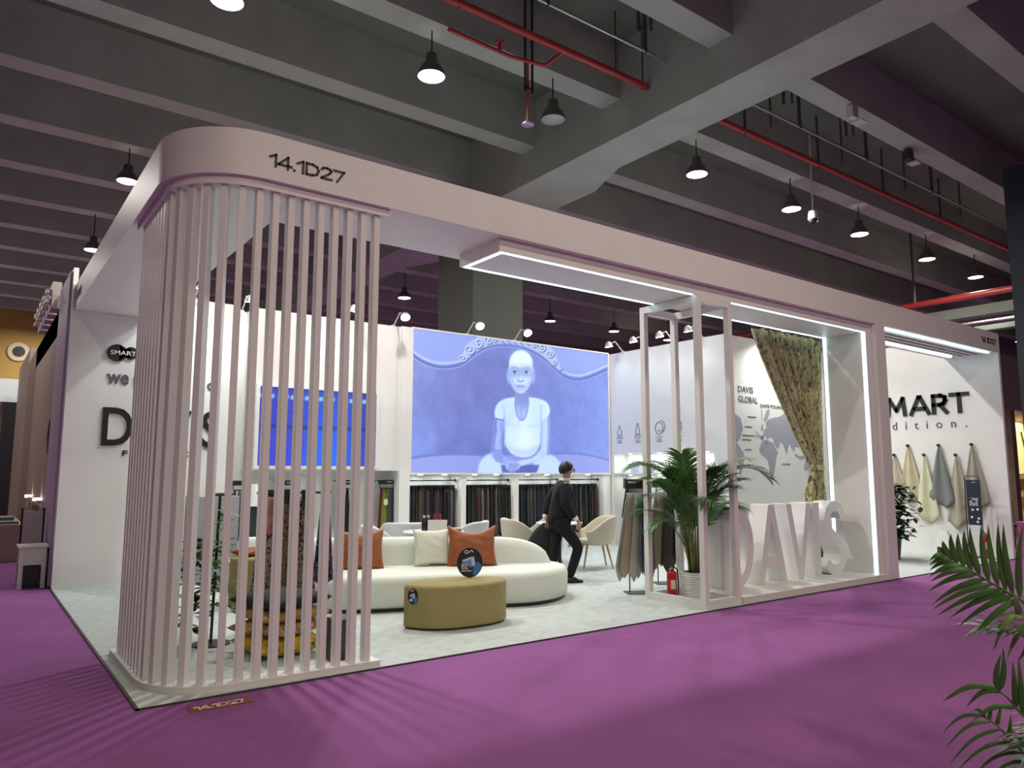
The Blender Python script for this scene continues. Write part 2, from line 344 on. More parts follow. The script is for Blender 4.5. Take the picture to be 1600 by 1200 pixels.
# canopy ring
def arc(cx, cy, r, a0, a1, n): return [(cx+r*math.cos(a0+(a1-a0)*i/n), cy+r*math.sin(a0+(a1-a0)*i/n)) for i in range(n+1)]
cn = thing('canopy', 'deep white fascia canopy running round the booth with a curved corner', 'canopy', (7, 0, 3.68))
outer = [(9.9, -.005)]+arc(.68, .645, .65, -PI/2, -PI, 24)+[(.03, 5.99)]
inner = [(1.0, 5.99), (1.0, .905), (9.9, .905)]
MB().prism(outer+inner, 3.68, H).build('canopy_ring', white, cn, smooth=30)
B(((9.9, -.005, 3.68), (13.95, .06, H)), ((9.9, .80, 3.68), (13.95, .905, H))).build('niche_beam', white, cn)
number('14.1D27', 'booth_number', black, cn, (.672, -.006, 3.79), (1, 0, 0), (0, 0, 1), .595, .092)
number('14.1D27', 'booth_number', black, cn, (13.26, -.006, 3.815), (1, 0, 0), (0, 0, 1), .61, .088)
number('14.1D27', 'booth_number', mat('faded_print', (.25, .2, .16), .6), cn, (.029, 5.95, 3.79), (0, -1, 0), (0, 0, 1), .6, .09)
tg = thing('floor_tag', 'rust coloured floor sticker with the booth number in front of the screen', 'floor sticker', (.45, -.19, 0))
B(((.255, -.26, 0), (.645, -.125, .004))).build('sticker', mat('rust_sticker', (.27, .055, .04), .7), tg)
number('14.1D27', 'sticker_number', mat('white_print', (.8, .78, .76), .6), tg, (.29, -.23, .004), (1, 0, 0), (0, 1, 0), .31, .07, depth=.002)
# pillar
pl = thing('booth_pillar', 'square white pillar right of the light portal', 'pillar', (9.7, 0, 0))
B(((9.56, -.004, 0), (9.83, .3, 3.68))).build('shaft', white, pl)
# slat screen
ss = thing('slat_screen', 'curved white screen of upright slats at the front left corner', 'screen', (.6, .6, .012))
def lpath(off, x1=1.70, y1=1.68, n=20):    # L-shaped path with a rounded corner, off = distance inward from the outer edge
    r = .60-off
    return [(x1, .03+off)]+arc(.665, .63, r, -PI/2, -PI, n)+[(.065+off, y1)]
po = lpath(0); pi_ = lpath(.16)
MB().prism(po+pi_[::-1], .012, .055).build('base_plate', white, ss, smooth=30)
MB().prism(lpath(.005)+lpath(.15)[::-1], 3.615, 3.68).build('top_rail', white, ss, smooth=30)
def along(s):
    L1 = 1.60-.665; r = .53; La = r*PI/2
    if s < L1: return (1.60-s, .10), (1, 0)
    if s < L1+La:
        a = -PI/2-(s-L1)/r; return (.665+r*math.cos(a), .63+r*math.sin(a)), (-math.sin(a), math.cos(a))
    return (.135, .63+s-L1-La), (0, -1)
s = 0
while True:
    (x, y), (tx, ty) = along(s)
    if y > 1.62: break
    MB().obox((x, y, (3.615+.055)/2), (tx*.025, ty*.025, 0), (-ty*.04, tx*.04, 0), (0, 0, (3.615-.055)/2)).build('slat', white, ss, bevel=.003)
    s += .12
# light portal
lp = thing('light_portal', 'white lit portal slab with a right leg and cyan light strips', 'portal', (6.2, .4, .1))
B(((2.85, .07, 3.55), (9.55, .76, 3.68))).build('slab', white, lp)
B(((9.42, .07, .088), (9.555, .76, 3.55))).build('side_leg', white, lp)
for a, b in (((2.875, .085, 3.545), (5.62, .12, 3.551)), ((6.27, .085, 3.545), (9.42, .12, 3.551)), ((2.875, .70, 3.545), (5.62, .735, 3.551)), ((6.27, .70, 3.545), (9.42, .735, 3.551)),
             ((2.875, .12, 3.545), (2.91, .70, 3.551)), ((9.413, .085, .09), (9.421, .135, 3.546)), ((9.413, .69, .09), (9.421, .735, 3.546))):
    B((a, b)).build('light_strip', led, lp)
# plinth
props(B(((6.27, .02, .012), (9.56, .96, .088))).build('display_plinth', mat('plinth_white', (.72, .70, .66), .5), bevel=.004), 'low white plinth under the freestanding letters', 'plinth')
# cage
cg = thing('palm_enclosure', 'tall open white post frame around the potted palm', 'frame', (5.95, .5, .012))
x0, x1, y0, y1, a = 5.635, 6.265, .055, .955, .07
for x in (x0, x1-a):
    for y in (y0, y1-a): B(((x, y, .012), (x+a, y+a, 3.545))).build('post', white, cg)
for z, hh in ((.012, .085), (3.465, .08)):
    for y in (y0, y1-a): B(((x0+a, y+.002, z), (x1-a, y+a-.002, z+hh))).build('rail', white, cg)
    for x in (x0, x1-a): B(((x+.002, y0+a, z), (x+a-.002, y1-a, z+hh))).build('rail', white, cg)
lamp_arm = mat('arm_silver', (.6, .6, .6), .35, .6)
# niche ceiling slats
ns = thing('slatted_light_ceiling', 'row of white ceiling slats with two light strips above the right bay', 'ceiling slats', (11.9, .4, 3.68))
for y in (.24, .37, .50, .62): B(((9.9, y-.02, 3.68), (13.95, y+.02, 3.74))).build('slat', white, ns)
B(((9.9, .06, 3.9), (13.95, .80, 3.93))).build('added_light_block', char, ns)  # panel added above the slats to keep lamp streaks off the right wall
for y in (.09, .72): B(((9.99, y-.025, 3.66), (13.75, y+.025, 3.70))).build('light_strip', led, ns)
# ================================================================ wall graphics
blk = mat('sign_black', (.01, .01, .012), .45)
gry = mat('sign_grey', (.10, .10, .11), .5)
t = thing('wall_lettering', 'large black company lettering on the left white wall behind the slats', 'lettering', (.45, 6, 1.87))
text('DAVIS', 'letter', blk, t, split=True, o= (.45, 5.999, 1.868), w=1.52, h=.52, bold=.012, depth=.02)
t = thing('wall_lettering', 'small spaced black word under the large letters on the left wall', 'lettering', (.7, 6, 1.72))
text('FABRICS', 'letter', blk, t, split=True, o= (.72, 5.999, 1.722), w=1.0, h=.075, bold=.008, depth=.01, space=1.8)
t = thing('wall_lettering', 'dark grey slogan beginning with we on the left wall', 'lettering', (.45, 6, 2.7))
text('we are', 'letter', gry, t, split=True, o= (.47, 5.999, 2.715), w=.62, h=.13, bold=.02, depth=.012)
text('o', 'letter', gry, t, split=True, o= (1.78, 5.999, 2.715), w=.11, h=.10, bold=.02, depth=.012)
t = thing('wall_logo', 'black rounded double bubble logo with white letters on the left wall', 'logo', (.45, 6, 3.14))
o = MB().lathe([(.125, 0), (.125, .02)], (.575, 3.14, 0), 24, sy=.95).lathe([(.088, 0), (.088, .02)], (.745, 3.15, 0), 20).prism([(.6, 3.03), (.66, 3.09), (.74, 3.07), (.74, 3.22), (.65, 3.2), (.6, 3.26)], 0, .02).build('blob', blk, None)
for v in o.data.vertices: x, y, z = v.co; v.co = (x-.45, -.022+z, y-3.14)
o.parent = t
text('SMART', 'letter', mat('white_print', (.8, .78, .76), .6), t, (.49, 5.976, 3.115), w=.32, h=.06, bold=.015, depth=.004)
# right wall
R_ = dict(ux=(0, -1, 0))
t = thing('wall_lettering', 'bold black five letter word on the right bay wall', 'lettering', (13.95, 1.4, 2.63))
for ch, xo in zip('SMART', (0, .80, 1.95, 2.95, 3.78)):
    number(ch, 'letter', blk, t, (13.949, 2.38-xo*.405, 2.655), (0, -1, 0), (0, 0, 1), (GLY[ch][1]-.06)*.405, .325, bold=.23, depth=.02)
t = thing('wall_lettering', 'thin spaced word edition under the bold black word', 'lettering', (13.95, 1.3, 2.37))
text('edition.', 'letter', gry, t, split=True, o= (13.949, 2.22, 2.362), w=1.62, h=.155, depth=.008, space=2.2, **R_)
# icons wall
icon = mat('icon_grey', (.16, .17, .22), .6)
def on_x10(mb): 
    return MB().add([(9.996-.004*z, -a, b) for a, b, z in mb.v], mb.f)
def ring2(pts, wd=.012):
    m = MB(); pts = [Vector((p[0], p[1], 0)) for p in pts]
    for a, b in zip(pts, pts[1:]):
        d = (b-a).normalized(); n = Vector((-d.y, d.x, 0))*wd/2; d = d*wd/2
        q = [a-d+n, b+d+n, b+d-n, a-d-n]
        k = len(m.v); m.v += [(p.x, p.y, 0) for p in q]+[(p.x, p.y, 1) for p in q]
        m.f += [(k, k+1, k+2, k+3), (k+4, k+5, k+6, k+7)]+[(k+i, k+(i+1) % 4, k+4+(i+1) % 4, k+4+i) for i in range(4)]
    return m
def icon_sign(name, yc, shape, label):
    t = thing(name, label, 'wall icon', (9.996, yc, 2.3))
    for i, (pts) in enumerate(shape):
        m = ring2([(-yc+x, 2.33+z) for x, z in pts]); on_x10(m).build('outline', icon, t)
    on_x10(MB().box((-yc-.09, 2.205, 0), (-yc+.09, 2.213, 1)).box((-yc-.05, 2.155, 0), (-yc+.05, 2.17, 1)).box((-yc-.075, 2.115, 0), (-yc+.075, 2.13, 1))).build('caption', icon, t)
drop = [(0, .15)]+[(.055*math.sin(a)*1.2, .0-.055*math.cos(a)) for a in np.linspace(2.2, -2.2, 14)]+[(0, .15)]
icon_sign('drop_icon', 5.72, [drop, [(-.09, -.09), (.09, -.09)]], 'grey water drop icon on the wall beside the big screen')
bot = [(-.02, .17), (.02, .17), (.02, .11), (.05, .07), (.05, -.04), (-.05, -.04), (-.05, .07), (-.02, .11), (-.02, .17)]
icon_sign('bottle_icon', 5.2, [bot, [(-.1, -.07), (.1, -.07)], [(-.05, -.1), (-.06, -.12)], [(.05, -.1), (.06, -.12)]], 'grey bottle icon on the wall left of the display frame')
hat = [(.1*math.cos(a), .05+.12*math.sin(a)) for a in np.linspace(0, 2*PI, 18)]
icon_sign('badge_icon', 4.62, [hat, [(.1*math.cos(a)+.05, .08+.12*math.sin(a)) for a in np.linspace(-1.2, 1.6, 10)], [(-.04, .0), (.04, .0)]], 'round grey badge icon seen between the frame posts')
icon_sign('shield_icon', 4.12, [[(-.07, .14), (.07, .14), (.07, .0), (0, -.06), (-.07, .0), (-.07, .14)]], 'grey shield icon half hidden by a frame post')
# map wall
t = thing('wall_lettering', 'thin black lettering in two lines above the world map', 'lettering', (10.36, 3, 2.95))
text('DAVIS', 'letter', gry, t, split=True, o= (10.36, 2.999, 2.985), w=.45, h=.115, depth=.005)
text('GLOBAL', 'letter', gry, t, split=True, o= (10.355, 2.999, 2.80), w=.59, h=.115, depth=.005)
t = thing('wall_lettering', 'small one line black caption over the map beside the curtain', 'lettering', (11.05, 3, 2.75))
text('DAVIS POLAND', 'letter', gry, t, split=True, o= (11.02, 2.999, 2.74), w=.75, h=.06, bold=.01, depth=.004)
mapm = mat('map_grey', (.36, .37, .43), .6)
t = thing('world_map', 'pale grey world map on the white wall beside the curtain', 'map', (11.4, 3, 2))
def land(name, pts):   # design units: 100 = 1 m on the wall
    MB().prism([(10.6+x/100, 1.0+z/100) for x, z in pts], 0, .004, f=lambda x, y, z: (x, 2.9995-z, y)).build(name, mapm, t)
land('africa', [(38, 102), (44, 110), (60, 113), (70, 108), (80, 107), (86, 96), (93, 88), (88, 82), (84, 70), (79, 52), (72, 42), (67, 44), (64, 60), (60, 74), (50, 80), (40, 84), (34, 94)])
land('eurasia', [(40, 118), (48, 122), (52, 132), (60, 136), (58, 146), (66, 152), (84, 156), (100, 158), (130, 168), (160, 166), (200, 160), (215, 152), (200, 140), (190, 128), (182, 120), (170, 112), (164, 100), (152, 104), (148, 92), (140, 98), (132, 108), (126, 96), (122, 86), (116, 98), (110, 108), (98, 112), (100, 104), (92, 96), (84, 106), (80, 116), (70, 120), (62, 114), (56, 122), (48, 114), (40, 112)])
land('scandinavia', [(52, 150), (60, 168), (72, 172), (70, 162), (64, 154), (58, 148)])
land('britain', [(42, 130), (45, 142), (48, 138), (48, 130)])
land('australia', [(178, 62), (186, 76), (198, 80), (208, 78), (216, 66), (212, 52), (202, 48), (192, 56), (182, 54)])
land('islands', [(150, 88), (166, 82), (182, 86), (192, 82), (186, 78), (166, 78), (150, 84)])
land('americas', [(-58, 150), (-40, 160), (-20, 150), (-14, 130), (-24, 112), (-34, 104), (-26, 98), (-14, 86), (-16, 66), (-26, 44), (-30, 62), (-34, 84), (-44, 106), (-56, 124)])
for (x, z, l) in ((2, 153, 26), (-8, 134, 22), (-16, 118, 34), (-18, 110, 28), (-10, 92, 20), (104, 66, 28)):
    B(((10.6+x/100, 2.995, 1.0+z/100), (10.6+(x+l)/100, 2.999, 1.018+z/100))).build('caption', gry, t)
for a, b in (((24, 128), (62, 104)), ((18, 119), (50, 118)), ((40, 90), (60, 110)), ((46, 172), (46, 150))):
    o = ring2([(10.6+a[0]/100, 1+a[1]/100), (10.6+b[0]/100, 1+b[1]/100)], .008)
    MB().add([(x, 2.995-.002*z, y) for x, y, z in o.v], o.f).build('pointer_line', icon, t)

# ================================================================ big picture on the back wall
Hm = np.array([[0.0006169059, 1.58181e-05, -0.116263], [3.74464e-06, -0.00100356, 1.1133553], [-0.00013420515, 2.5148674e-05, 1]])
def pu(x, y): q = Hm@np.array([x, y, 1.]); return q[0]/q[2], q[1]/q[2]
def picture():
    """a softly drawn monochrome blue portrait of a seated woman on a carved sofa, as vertex colours on a flat lit panel"""
    nx, ny = 380, 204; asp = 4.74/2.54
    U, V = np.meshgrid(np.linspace(0, 1, nx), np.linspace(0, 1, ny)); X = U*asp; Y = V
    def P(pts): return [(pu(x, y)[0]*asp, pu(x, y)[1]) for x, y in pts]
    def hexc(h): return np.array([int(h[i:i+2], 16)/255 for i in (0, 2, 4)])
    img = np.zeros((ny, nx, 3))+hexc('96a9f0')
    def mix(m, c): img[:] = img*(1-m[..., None])+hexc(c)*m[..., None]
    def chai(p, closed=True, it=2):
        for _ in range(it):
            q = [] if closed else [p[0]]
            for a, b in (zip(p, p[1:]+p[:1]) if closed else zip(p, p[1:])): q += [(a[0]*.75+b[0]*.25, a[1]*.75+b[1]*.25), (a[0]*.25+b[0]*.75, a[1]*.25+b[1]*.75)]
            p = q if closed else q+[p[-1]]
        return p
    def poly(pts, soft=.008, it=2):
        p = P(chai(pts, True, it) if len(pts) > 5 and it else pts); ins = np.zeros(X.shape, bool); d = np.full(X.shape, 9.)
        for (x1, y1), (x2, y2) in zip(p, p[1:]+p[:1]):
            c = ((y1 > Y) != (y2 > Y)) & (X < (x2-x1)*(Y-y1)/(y2-y1+1e-9)+x1); ins ^= c
            d = np.minimum(d, seg((x1, y1), (x2, y2)))
        sd = np.where(ins, -d, d); return 1-sstep(-soft, soft, sd)
    def seg(a, b):
        ax, ay = a; bx, by = b; L = (bx-ax)**2+(by-ay)**2+1e-12; t = np.clip(((X-ax)*(bx-ax)+(Y-ay)*(by-ay))/L, 0, 1)
        return np.hypot(X-ax-t*(bx-ax), Y-ay-t*(by-ay))
    def line(pts, wd, soft=.006):
        p = P(chai(pts, False, 1) if len(pts) > 2 else pts); d = np.full(X.shape, 9.)
        for a, b in zip(p, p[1:]): d = np.minimum(d, seg(a, b))
        return 1-sstep(wd-soft, wd+soft, d)
    def ell(c, rx, ry, soft=.15):
        (cx, cy), = P([c]); k = 1/430
        d = np.hypot((X-cx)/(rx*k), (Y-cy)/(ry*k)); return 1-sstep(1-soft, 1+soft, d)
    rim = [(180, 300), (230, 340), (300, 372), (380, 388), (460, 380), (510, 365), (580, 310), (650, 262), (740, 236), (820, 236), (900, 246), (1000, 282), (1080, 340), (1140, 400), (1200, 450), (1290, 474), (1380, 450), (1500, 395)]
    back = rim+[(1500, 1115), (160, 1110)]
    mix(poly(back, .01, 0), '7d8edb')
    rng = np.random.RandomState(3); n = np.zeros((ny, nx))
    for k in (6, 12, 26, 50):
        g0 = rng.rand(k+2, 2*k+2); yi = V*k; xi = U*2*k; a = yi.astype(int); b = xi.astype(int); fy = yi-a; fx = xi-b
        n += (g0[a, b]*(1-fy)*(1-fx)+g0[a+1, b]*fy*(1-fx)+g0[a, b+1]*(1-fy)*fx+g0[a+1, b+1]*fy*fx)/k**.5
    n = (n-n.mean())/n.std(); bm = poly(back, .01, 0)
    mix(bm*ell((330, 820), 260, 230, .9)*.75, '86a2f2'); mix(bm*ell((1300, 780), 200, 260, .9)*.7, '8ba6f4'); mix(bm*ell((330, 500), 280, 120, .9)*.5, '8f97c8')
    mix(bm*ell((610, 830), 170, 260, .9)*.7, '6067b4'); mix(bm*ell((1180, 900), 110, 220, .9)*.5, '6a78cc'); mix(bm*ell((700, 420), 230, 180, .9)*.5, '6674c2')
    img += (bm*n)[..., None]*.016
    seat = [(160, 1010), (350, 985), (560, 985), (720, 1000), (1110, 985), (1250, 980), (1380, 995), (1500, 1030), (1500, 1115), (160, 1115)]
    mix(poly(seat, .012, 0), '94a2ea'); mix(line([(160, 1012), (350, 986), (560, 986), (700, 998)], .008), '6a76c8'); mix(line([(1110, 985), (1250, 981), (1380, 996), (1500, 1030)], .006), '6a76c8')
    # carved frame
    mix(line(rim, .030, .008), '98aef2'); mix(line([(x, y-13) for x, y in rim], .006), 'c4d6fb'); mix(line([(x, y+14) for x, y in rim], .006), '4a5aa8'); mix(line([(x, y+3) for x, y in rim], .004), '6878c8')
    orn = [(490, 350), (525, 290), (540, 250), (600, 205), (660, 180), (760, 188), (830, 200), (920, 210), (985, 220), (1065, 236), (1125, 275), (1150, 340), (1180, 400), (1130, 392), (1080, 340), (1000, 284), (900, 250), (820, 240), (740, 240), (650, 266), (580, 316), (510, 372)]
    mix(poly(orn, .012), 'b9d0fb')
    def scroll(c, r, dirn=1):
        pts = [(c[0]+dirn*r*(1-k/16)*math.cos(k*.62), c[1]+r*(1-k/16)*math.sin(k*.62)) for k in range(15)]
        mix(line(pts, .0055, .004), '3d4f9e'); mix(line([(x-5, y-5) for x, y in pts], .0045, .004), 'd6e6fd')
    for c, r, dd in (((520, 340), 30, 1), ((566, 282), 38, 1), ((628, 238), 40, -1), ((690, 216), 32, 1), ((740, 214), 20, -1), ((1000, 248), 24, 1), ((1055, 270), 32, -1), ((1105, 312), 30, 1), ((1136, 368), 24, -1), ((1172, 410), 16, 1)): scroll(c, r, dd)
    for x in range(780, 980, 42): mix(line([(x, 224+(x-780)*.1), (x+22, 240+(x-780)*.1)], .004, .004), '5c70ba')
    # figure: halo of shade, legs, arms, shirt, neck, head
    mix(ell((900, 700), 300, 420, .8)*.22, '5a66b4')
    for c, rx in (((720, 1100), 60), ((1082, 1100), 66)): mix(ell(c, rx+4, 58, .08), '7e92dc'); mix(ell(c, rx, 54, .1), 'bcd6fb')
    mix(poly([(770, 1060), (1030, 1060), (1010, 1115), (780, 1115)], .01), '5560b0')
    armL = [(742, 700), (722, 760), (716, 860), (702, 960), (708, 1010), (760, 1050), (850, 1075), (868, 1045), (790, 1000), (772, 960), (786, 860), (795, 740)]
    aL = poly(armL); mix(aL, '8fa6ec'); mix(aL*line([(757, 760), (752, 860), (742, 950)], .010, .03)*.8, 'adc4f6'); mix(line([(735, 760), (728, 860), (715, 960)], .012, .012), '6e80d0')
    for k in range(7): mix(line([(716+k*3, 955+k*13), (790-k*2, 965+k*13)], .003, .004)*.8, '6674c0')
    mix(line([(732, 790), (745, 820), (735, 850)], .006, .01)*.7, '6a79c4'); mix(line([(770, 780), (782, 850), (770, 905)], .005, .01)*.7, '6a79c4')
    armR = [(1045, 720), (1098, 700), (1104, 800), (1098, 920), (1086, 1000), (1000, 1040), (900, 1070), (860, 1066), (870, 1036), (980, 1010), (1035, 960), (1040, 850)]
    aR = poly(armR); mix(aR, 'a9c4f6'); mix(aR*line([(1072, 720), (1070, 860), (1062, 960)], .012, .035)*.8, 'c6dcfb'); mix(aR*line([(1040, 1000), (960, 1035), (890, 1055)], .010, .03)*.8, 'c6dcfb'); mix(line([(1092, 720), (1097, 850), (1088, 985)], .010, .012), '8096e0'); mix(line([(1042, 770), (1041, 900), (1030, 960)], .005, .012)*.8, '6c7cc8')
    shirt = [(862, 600), (800, 610), (748, 640), (726, 700), (735, 745), (782, 758), (796, 720), (800, 830), (796, 930), (850, 1000), (930, 1018), (1000, 995), (1036, 930), (1042, 750), (1060, 752), (1108, 712), (1092, 640), (1040, 612), (962, 600)]
    mix(poly(shirt), 'cfeafd')
    mix(poly([(796, 900), (850, 985), (930, 1005), (1000, 985), (1036, 915), (1020, 930), (930, 962), (840, 940)], .03), 'a3baf2')
    mix(line([(800, 790), (830, 780)], .004), 'a8c4f2'); mix(line([(788, 660), (800, 720), (800, 820), (797, 930)], .006, .014), 'a2baf2'); mix(line([(1040, 660), (1043, 750), (1038, 930)], .006, .014), 'a2baf2'); mix(line([(895, 760), (880, 800)], .004, .008), 'b0c8f4'); sh_ = poly(shirt); mix(sh_*ell((830, 850), 40, 160, .9)*.45, 'a9c2f4'); mix(sh_*ell((1020, 850), 36, 160, .9)*.35, 'a9c2f4'); mix(sh_*ell((915, 905), 70, 50, .9)*.4, 'e9f7fe'); mix(sh_*ell((760, 690), 26, 60, .9)*.4, 'b4ccf6'); mix(sh_*line([(800, 770), (850, 790), (900, 795)], .004, .02)*.5, 'a9c2f4'); mix(sh_*line([(1040, 780), (990, 800), (940, 800)], .004, .02)*.5, 'a9c2f4')
    mix(line([(735, 745), (782, 758)], .005), '5f70be'); mix(line([(796, 932), (850, 1002), (930, 1020), (1000, 998), (1036, 932)], .006, .010), '7687d6')
    neck = [(866, 560), (866, 640), (872, 700), (890, 745), (912, 760), (935, 745), (952, 690), (960, 630), (962, 560)]
    mix(poly(neck), 'a4b8ee'); mix(line(neck[1:-1], .005), '7688d4'); mix(ell((912, 588), 60, 40, .6)*poly(neck)*.8, '7282cc'); mix(line([(905, 640), (910, 740)], .005, .01), '8498e0')
    headp = [(905, 282), (860, 300), (834, 340), (826, 400), (832, 460), (842, 520), (868, 562), (905, 580), (942, 562), (972, 515), (984, 455), (990, 390), (980, 335), (950, 296)]
    mix(ell((831, 455), 12, 28, .3), '93a9ea'); mix(ell((989, 455), 10, 28, .3), '93a9ea')
    mix(poly(headp), 'c0d8fa'); mix(poly([(905, 280), (858, 300), (832, 345), (828, 385), (905, 362), (988, 385), (982, 335), (950, 296)], .02)*.8, 'd4eafd')
    mix(poly([(832, 440), (842, 520), (868, 562), (905, 580), (880, 540), (858, 500), (846, 440)], .02)*.7, '93a8e8'); mix(poly([(984, 440), (972, 515), (942, 562), (905, 580), (935, 545), (962, 490), (972, 440)], .02)*.6, '9db2ee')
    for ex in (866, 944):
        mix(ell((ex, 430), 27, 17, .6)*.6, '7388cc'); mix(ell((ex, 432), 15, 5.5, .3)*.7, 'e2f0fe'); mix(ell((ex, 432), 6, 5.5, .4), '46549c')
        mix(line([(ex-19, 430), (ex-2, 423), (ex+18, 430)], .003, .003)*.9, '3d498f'); mix(line([(ex-24, 406), (ex, 397), (ex+24, 405)], .004, .005)*.8, '7a90d4')
    mix(line([(898, 425), (893, 470), (888, 486)], .006, .01)*.6, '8ea4e4'); mix(line([(884, 490), (896, 495), (915, 495), (926, 489)], .004, .004), '6478c6')
    mix(ell((906, 528), 24, 7, .5)*.75, '9aa4dc'); mix(line([(884, 527), (906, 529), (928, 527)], .0025, .003)*.8, '6470b8'); mix(ell((906, 548), 16, 5, .6)*.5, '98abe8')
    mix(ell((905, 330), 50, 26, .9)*.6*poly(headp), 'e6f4fe')
    hands = [(800, 1040), (850, 1030), (900, 1045), (905, 1075), (870, 1105), (830, 1108), (800, 1085)]
    mix(poly(hands), '9ab2ee')
    for k in range(5): mix(line([(826+k*14, 1050), (822+k*13, 1098)], .003, .004), '5967b6')
    l = np.clip(img, 0, 1); l = np.where(l <= .04045, l/12.92, ((l+.055)/1.055)**2.4)
    m = MB(); m.v = [(5.19+u*4.74, 5.985, 1.50+v*2.54) for u, v in zip(U.ravel(), V.ravel())]
    m.f = [(j*nx+i, j*nx+i+1, (j+1)*nx+i+1, (j+1)*nx+i) for j in range(ny-1) for i in range(nx-1)]
    return m, np.concatenate([l.reshape(-1, 3), np.ones((nx*ny, 1))], 1)
pw = thing('picture_wall', 'large lit blue picture of a seated woman above the fabric racks', 'lightbox', (7.55, 6.2, 1.47))
B(((5.17, 5.99, 1.465), (9.995, 6.395, H+.01))).build('housing', wallw, pw)
m, cc = picture(); m.build('picture', attr_mat('lightbox_print', 1.12), pw, cols=cc)
B(((5.17, 5.965, 1.465), (9.95, 5.99, 1.497)), ((5.17, 5.965, 4.035), (9.95, 5.99, 4.06)), ((5.17, 5.965, 1.497), (5.195, 5.99, 4.035)), ((9.93, 5.965, 1.497), (9.95, 5.99, 4.035))).build('frame', wallw, pw)
lamp('panel_glow', 'AREA', (7.56, 5.93, 2.77), 10, (.62, .70, 1), aim=(7.56, 0, 2.4), parent=pw, size=4.7, sy=2.5)
props(B(((6.24, 6.0, .012), (6.35, 6.395, 1.465))).build('rack_divider', wallw), 'white upright between the racks, left of the orange cushion', 'divider')
props(B(((7.43, 6.0, .012), (7.55, 6.395, 1.465))).build('rack_divider', wallw), 'white upright between the racks, left of the walking man', 'divider')
props(B(((8.66, 6.0, .012), (8.78, 6.395, 1.465))).build('rack_divider', wallw), 'white upright between the racks, hidden behind the walking man', 'divider')
props(B(((9.78, 6.0, .012), (9.98, 6.395, 1.465))).build('rack_divider', wallw), 'white upright closing the racks beside the icon wall', 'divider')
for i, x in enumerate((5.5, 6.0, 6.65, 7.15, 7.9, 8.4, 9.0, 9.5)):
    lamp('rack_light', 'AREA', (x, 6.18, 1.455), 3, (.9, 1, .9), parent=pw, size=.1)
    MB().lathe([(.045, 0), (.045, .012)], (x, 6.18, 1.455), 12).build('downlight', bulbc, pw)
# screen housing on the left part
sh = thing('screen_housing', 'white wall box with a glowing blue video screen behind the slats', 'screen', (3.7, 6.2, 1.53))
B(((2.43, 6.0, 1.53), (4.965, 6.4, H))).build('housing', wallw, sh)
def bluescreen():
    nx, ny = 60, 40; m = MB(); c = []
    for j in range(ny):
        for i in range(nx):
            u, v = i/(nx-1), j/(ny-1); m.v.append((2.56+1.95*u, 5.985, 1.605+1.21*v))
            g = math.exp(-((u-.58)/.23)**2)*(1-v*.75); r = np.array([.035, .05, .62])*(1-.35*max(0, u-.7)/.3)*(1-.25*v)+g*np.array([-.03, .12, .42])
            if abs(v-.5) < .014: r = r*.45
            if abs(v-.89) < .02 and (i*7) % 10 < 6: r = np.array([.25, .55, .95])
            c.append((*np.clip(r, 0, 1), 1))
    m.f = [(j*nx+i, j*nx+i+1, (j+1)*nx+i+1, (j+1)*nx+i) for j in range(ny-1) for i in range(nx-1)]
    return m, c
m, cc = bluescreen(); m.build('screen', attr_mat('screen_glow', 1.0), sh, cols=cc)
B(((2.5, 5.97, 1.555), (4.57, 5.999, 1.60)), ((2.5, 5.97, 2.82), (4.57, 5.999, 2.86)), ((2.5, 5.97, 1.60), (2.555, 5.999, 2.82)), ((4.515, 5.97, 1.60), (4.57, 5.999, 2.82))).build('screen_frame', wallw, sh)

# ================================================================ fabric racks
fab_cols = ['1b1d22', '2a2c33', '14181f', '3a3734', '26221f', '3c4148', '1e2a3a', '4a443c', '2f3a35', '55504a', '23293a', '46302a', '6a655c', '111217']
fabs = [mat('swatch_cloth_%s' % c, c, .9, var=.25, scale=20) for c in fab_cols]
def swatch_mesh(m, wd=.026, dp=.26, ln=.86, seed=0):
    r = random.Random(seed); P = []
    n = 6
    for i in range(n+1):
        y = -dp/2+dp*i/n; P.append([(math.sin(i*2.1+k*1.3+seed)*.006, y*(1-.25*(1-k/5)), -ln*k/5-(.05*abs(math.sin(i+seed)) if k == 5 else 0)) for k in range(6)])
    mb = MB().grid(P); o = mb.build('fabric_swatch', m, None, smooth=180, solid=wd, off=0); return o
protos = [swatch_mesh(m, ln=.80+.1*random.random(), seed=i) for i, m in enumerate(fabs)]
def hook_head(o):
    return B(((-.012, -.09, -.005), (.012, .09, .045))).build('hanger_head', black, o)
for p in protos: hook_head(p)
used = set()
def put_swatch(x, y, z, i, label, group, rz=0, sc_=1):
    i %= len(protos)
    o = protos[i] if i not in used else dup(protos[i])
    used.add(i); o.location = (x, y, z); o.rotation_euler = (0, 0, rz); o.scale = (1, 1, sc_); o.parent = None
    return props(o, label, 'fabric sample', group)
bays = [(5.2, 6.24, 'left bay under the big picture'), (6.35, 7.43, 'middle bay under the big picture'), (7.55, 8.66, 'bay under the big picture left of the man'), (8.78, 9.78, 'right bay under the big picture')]
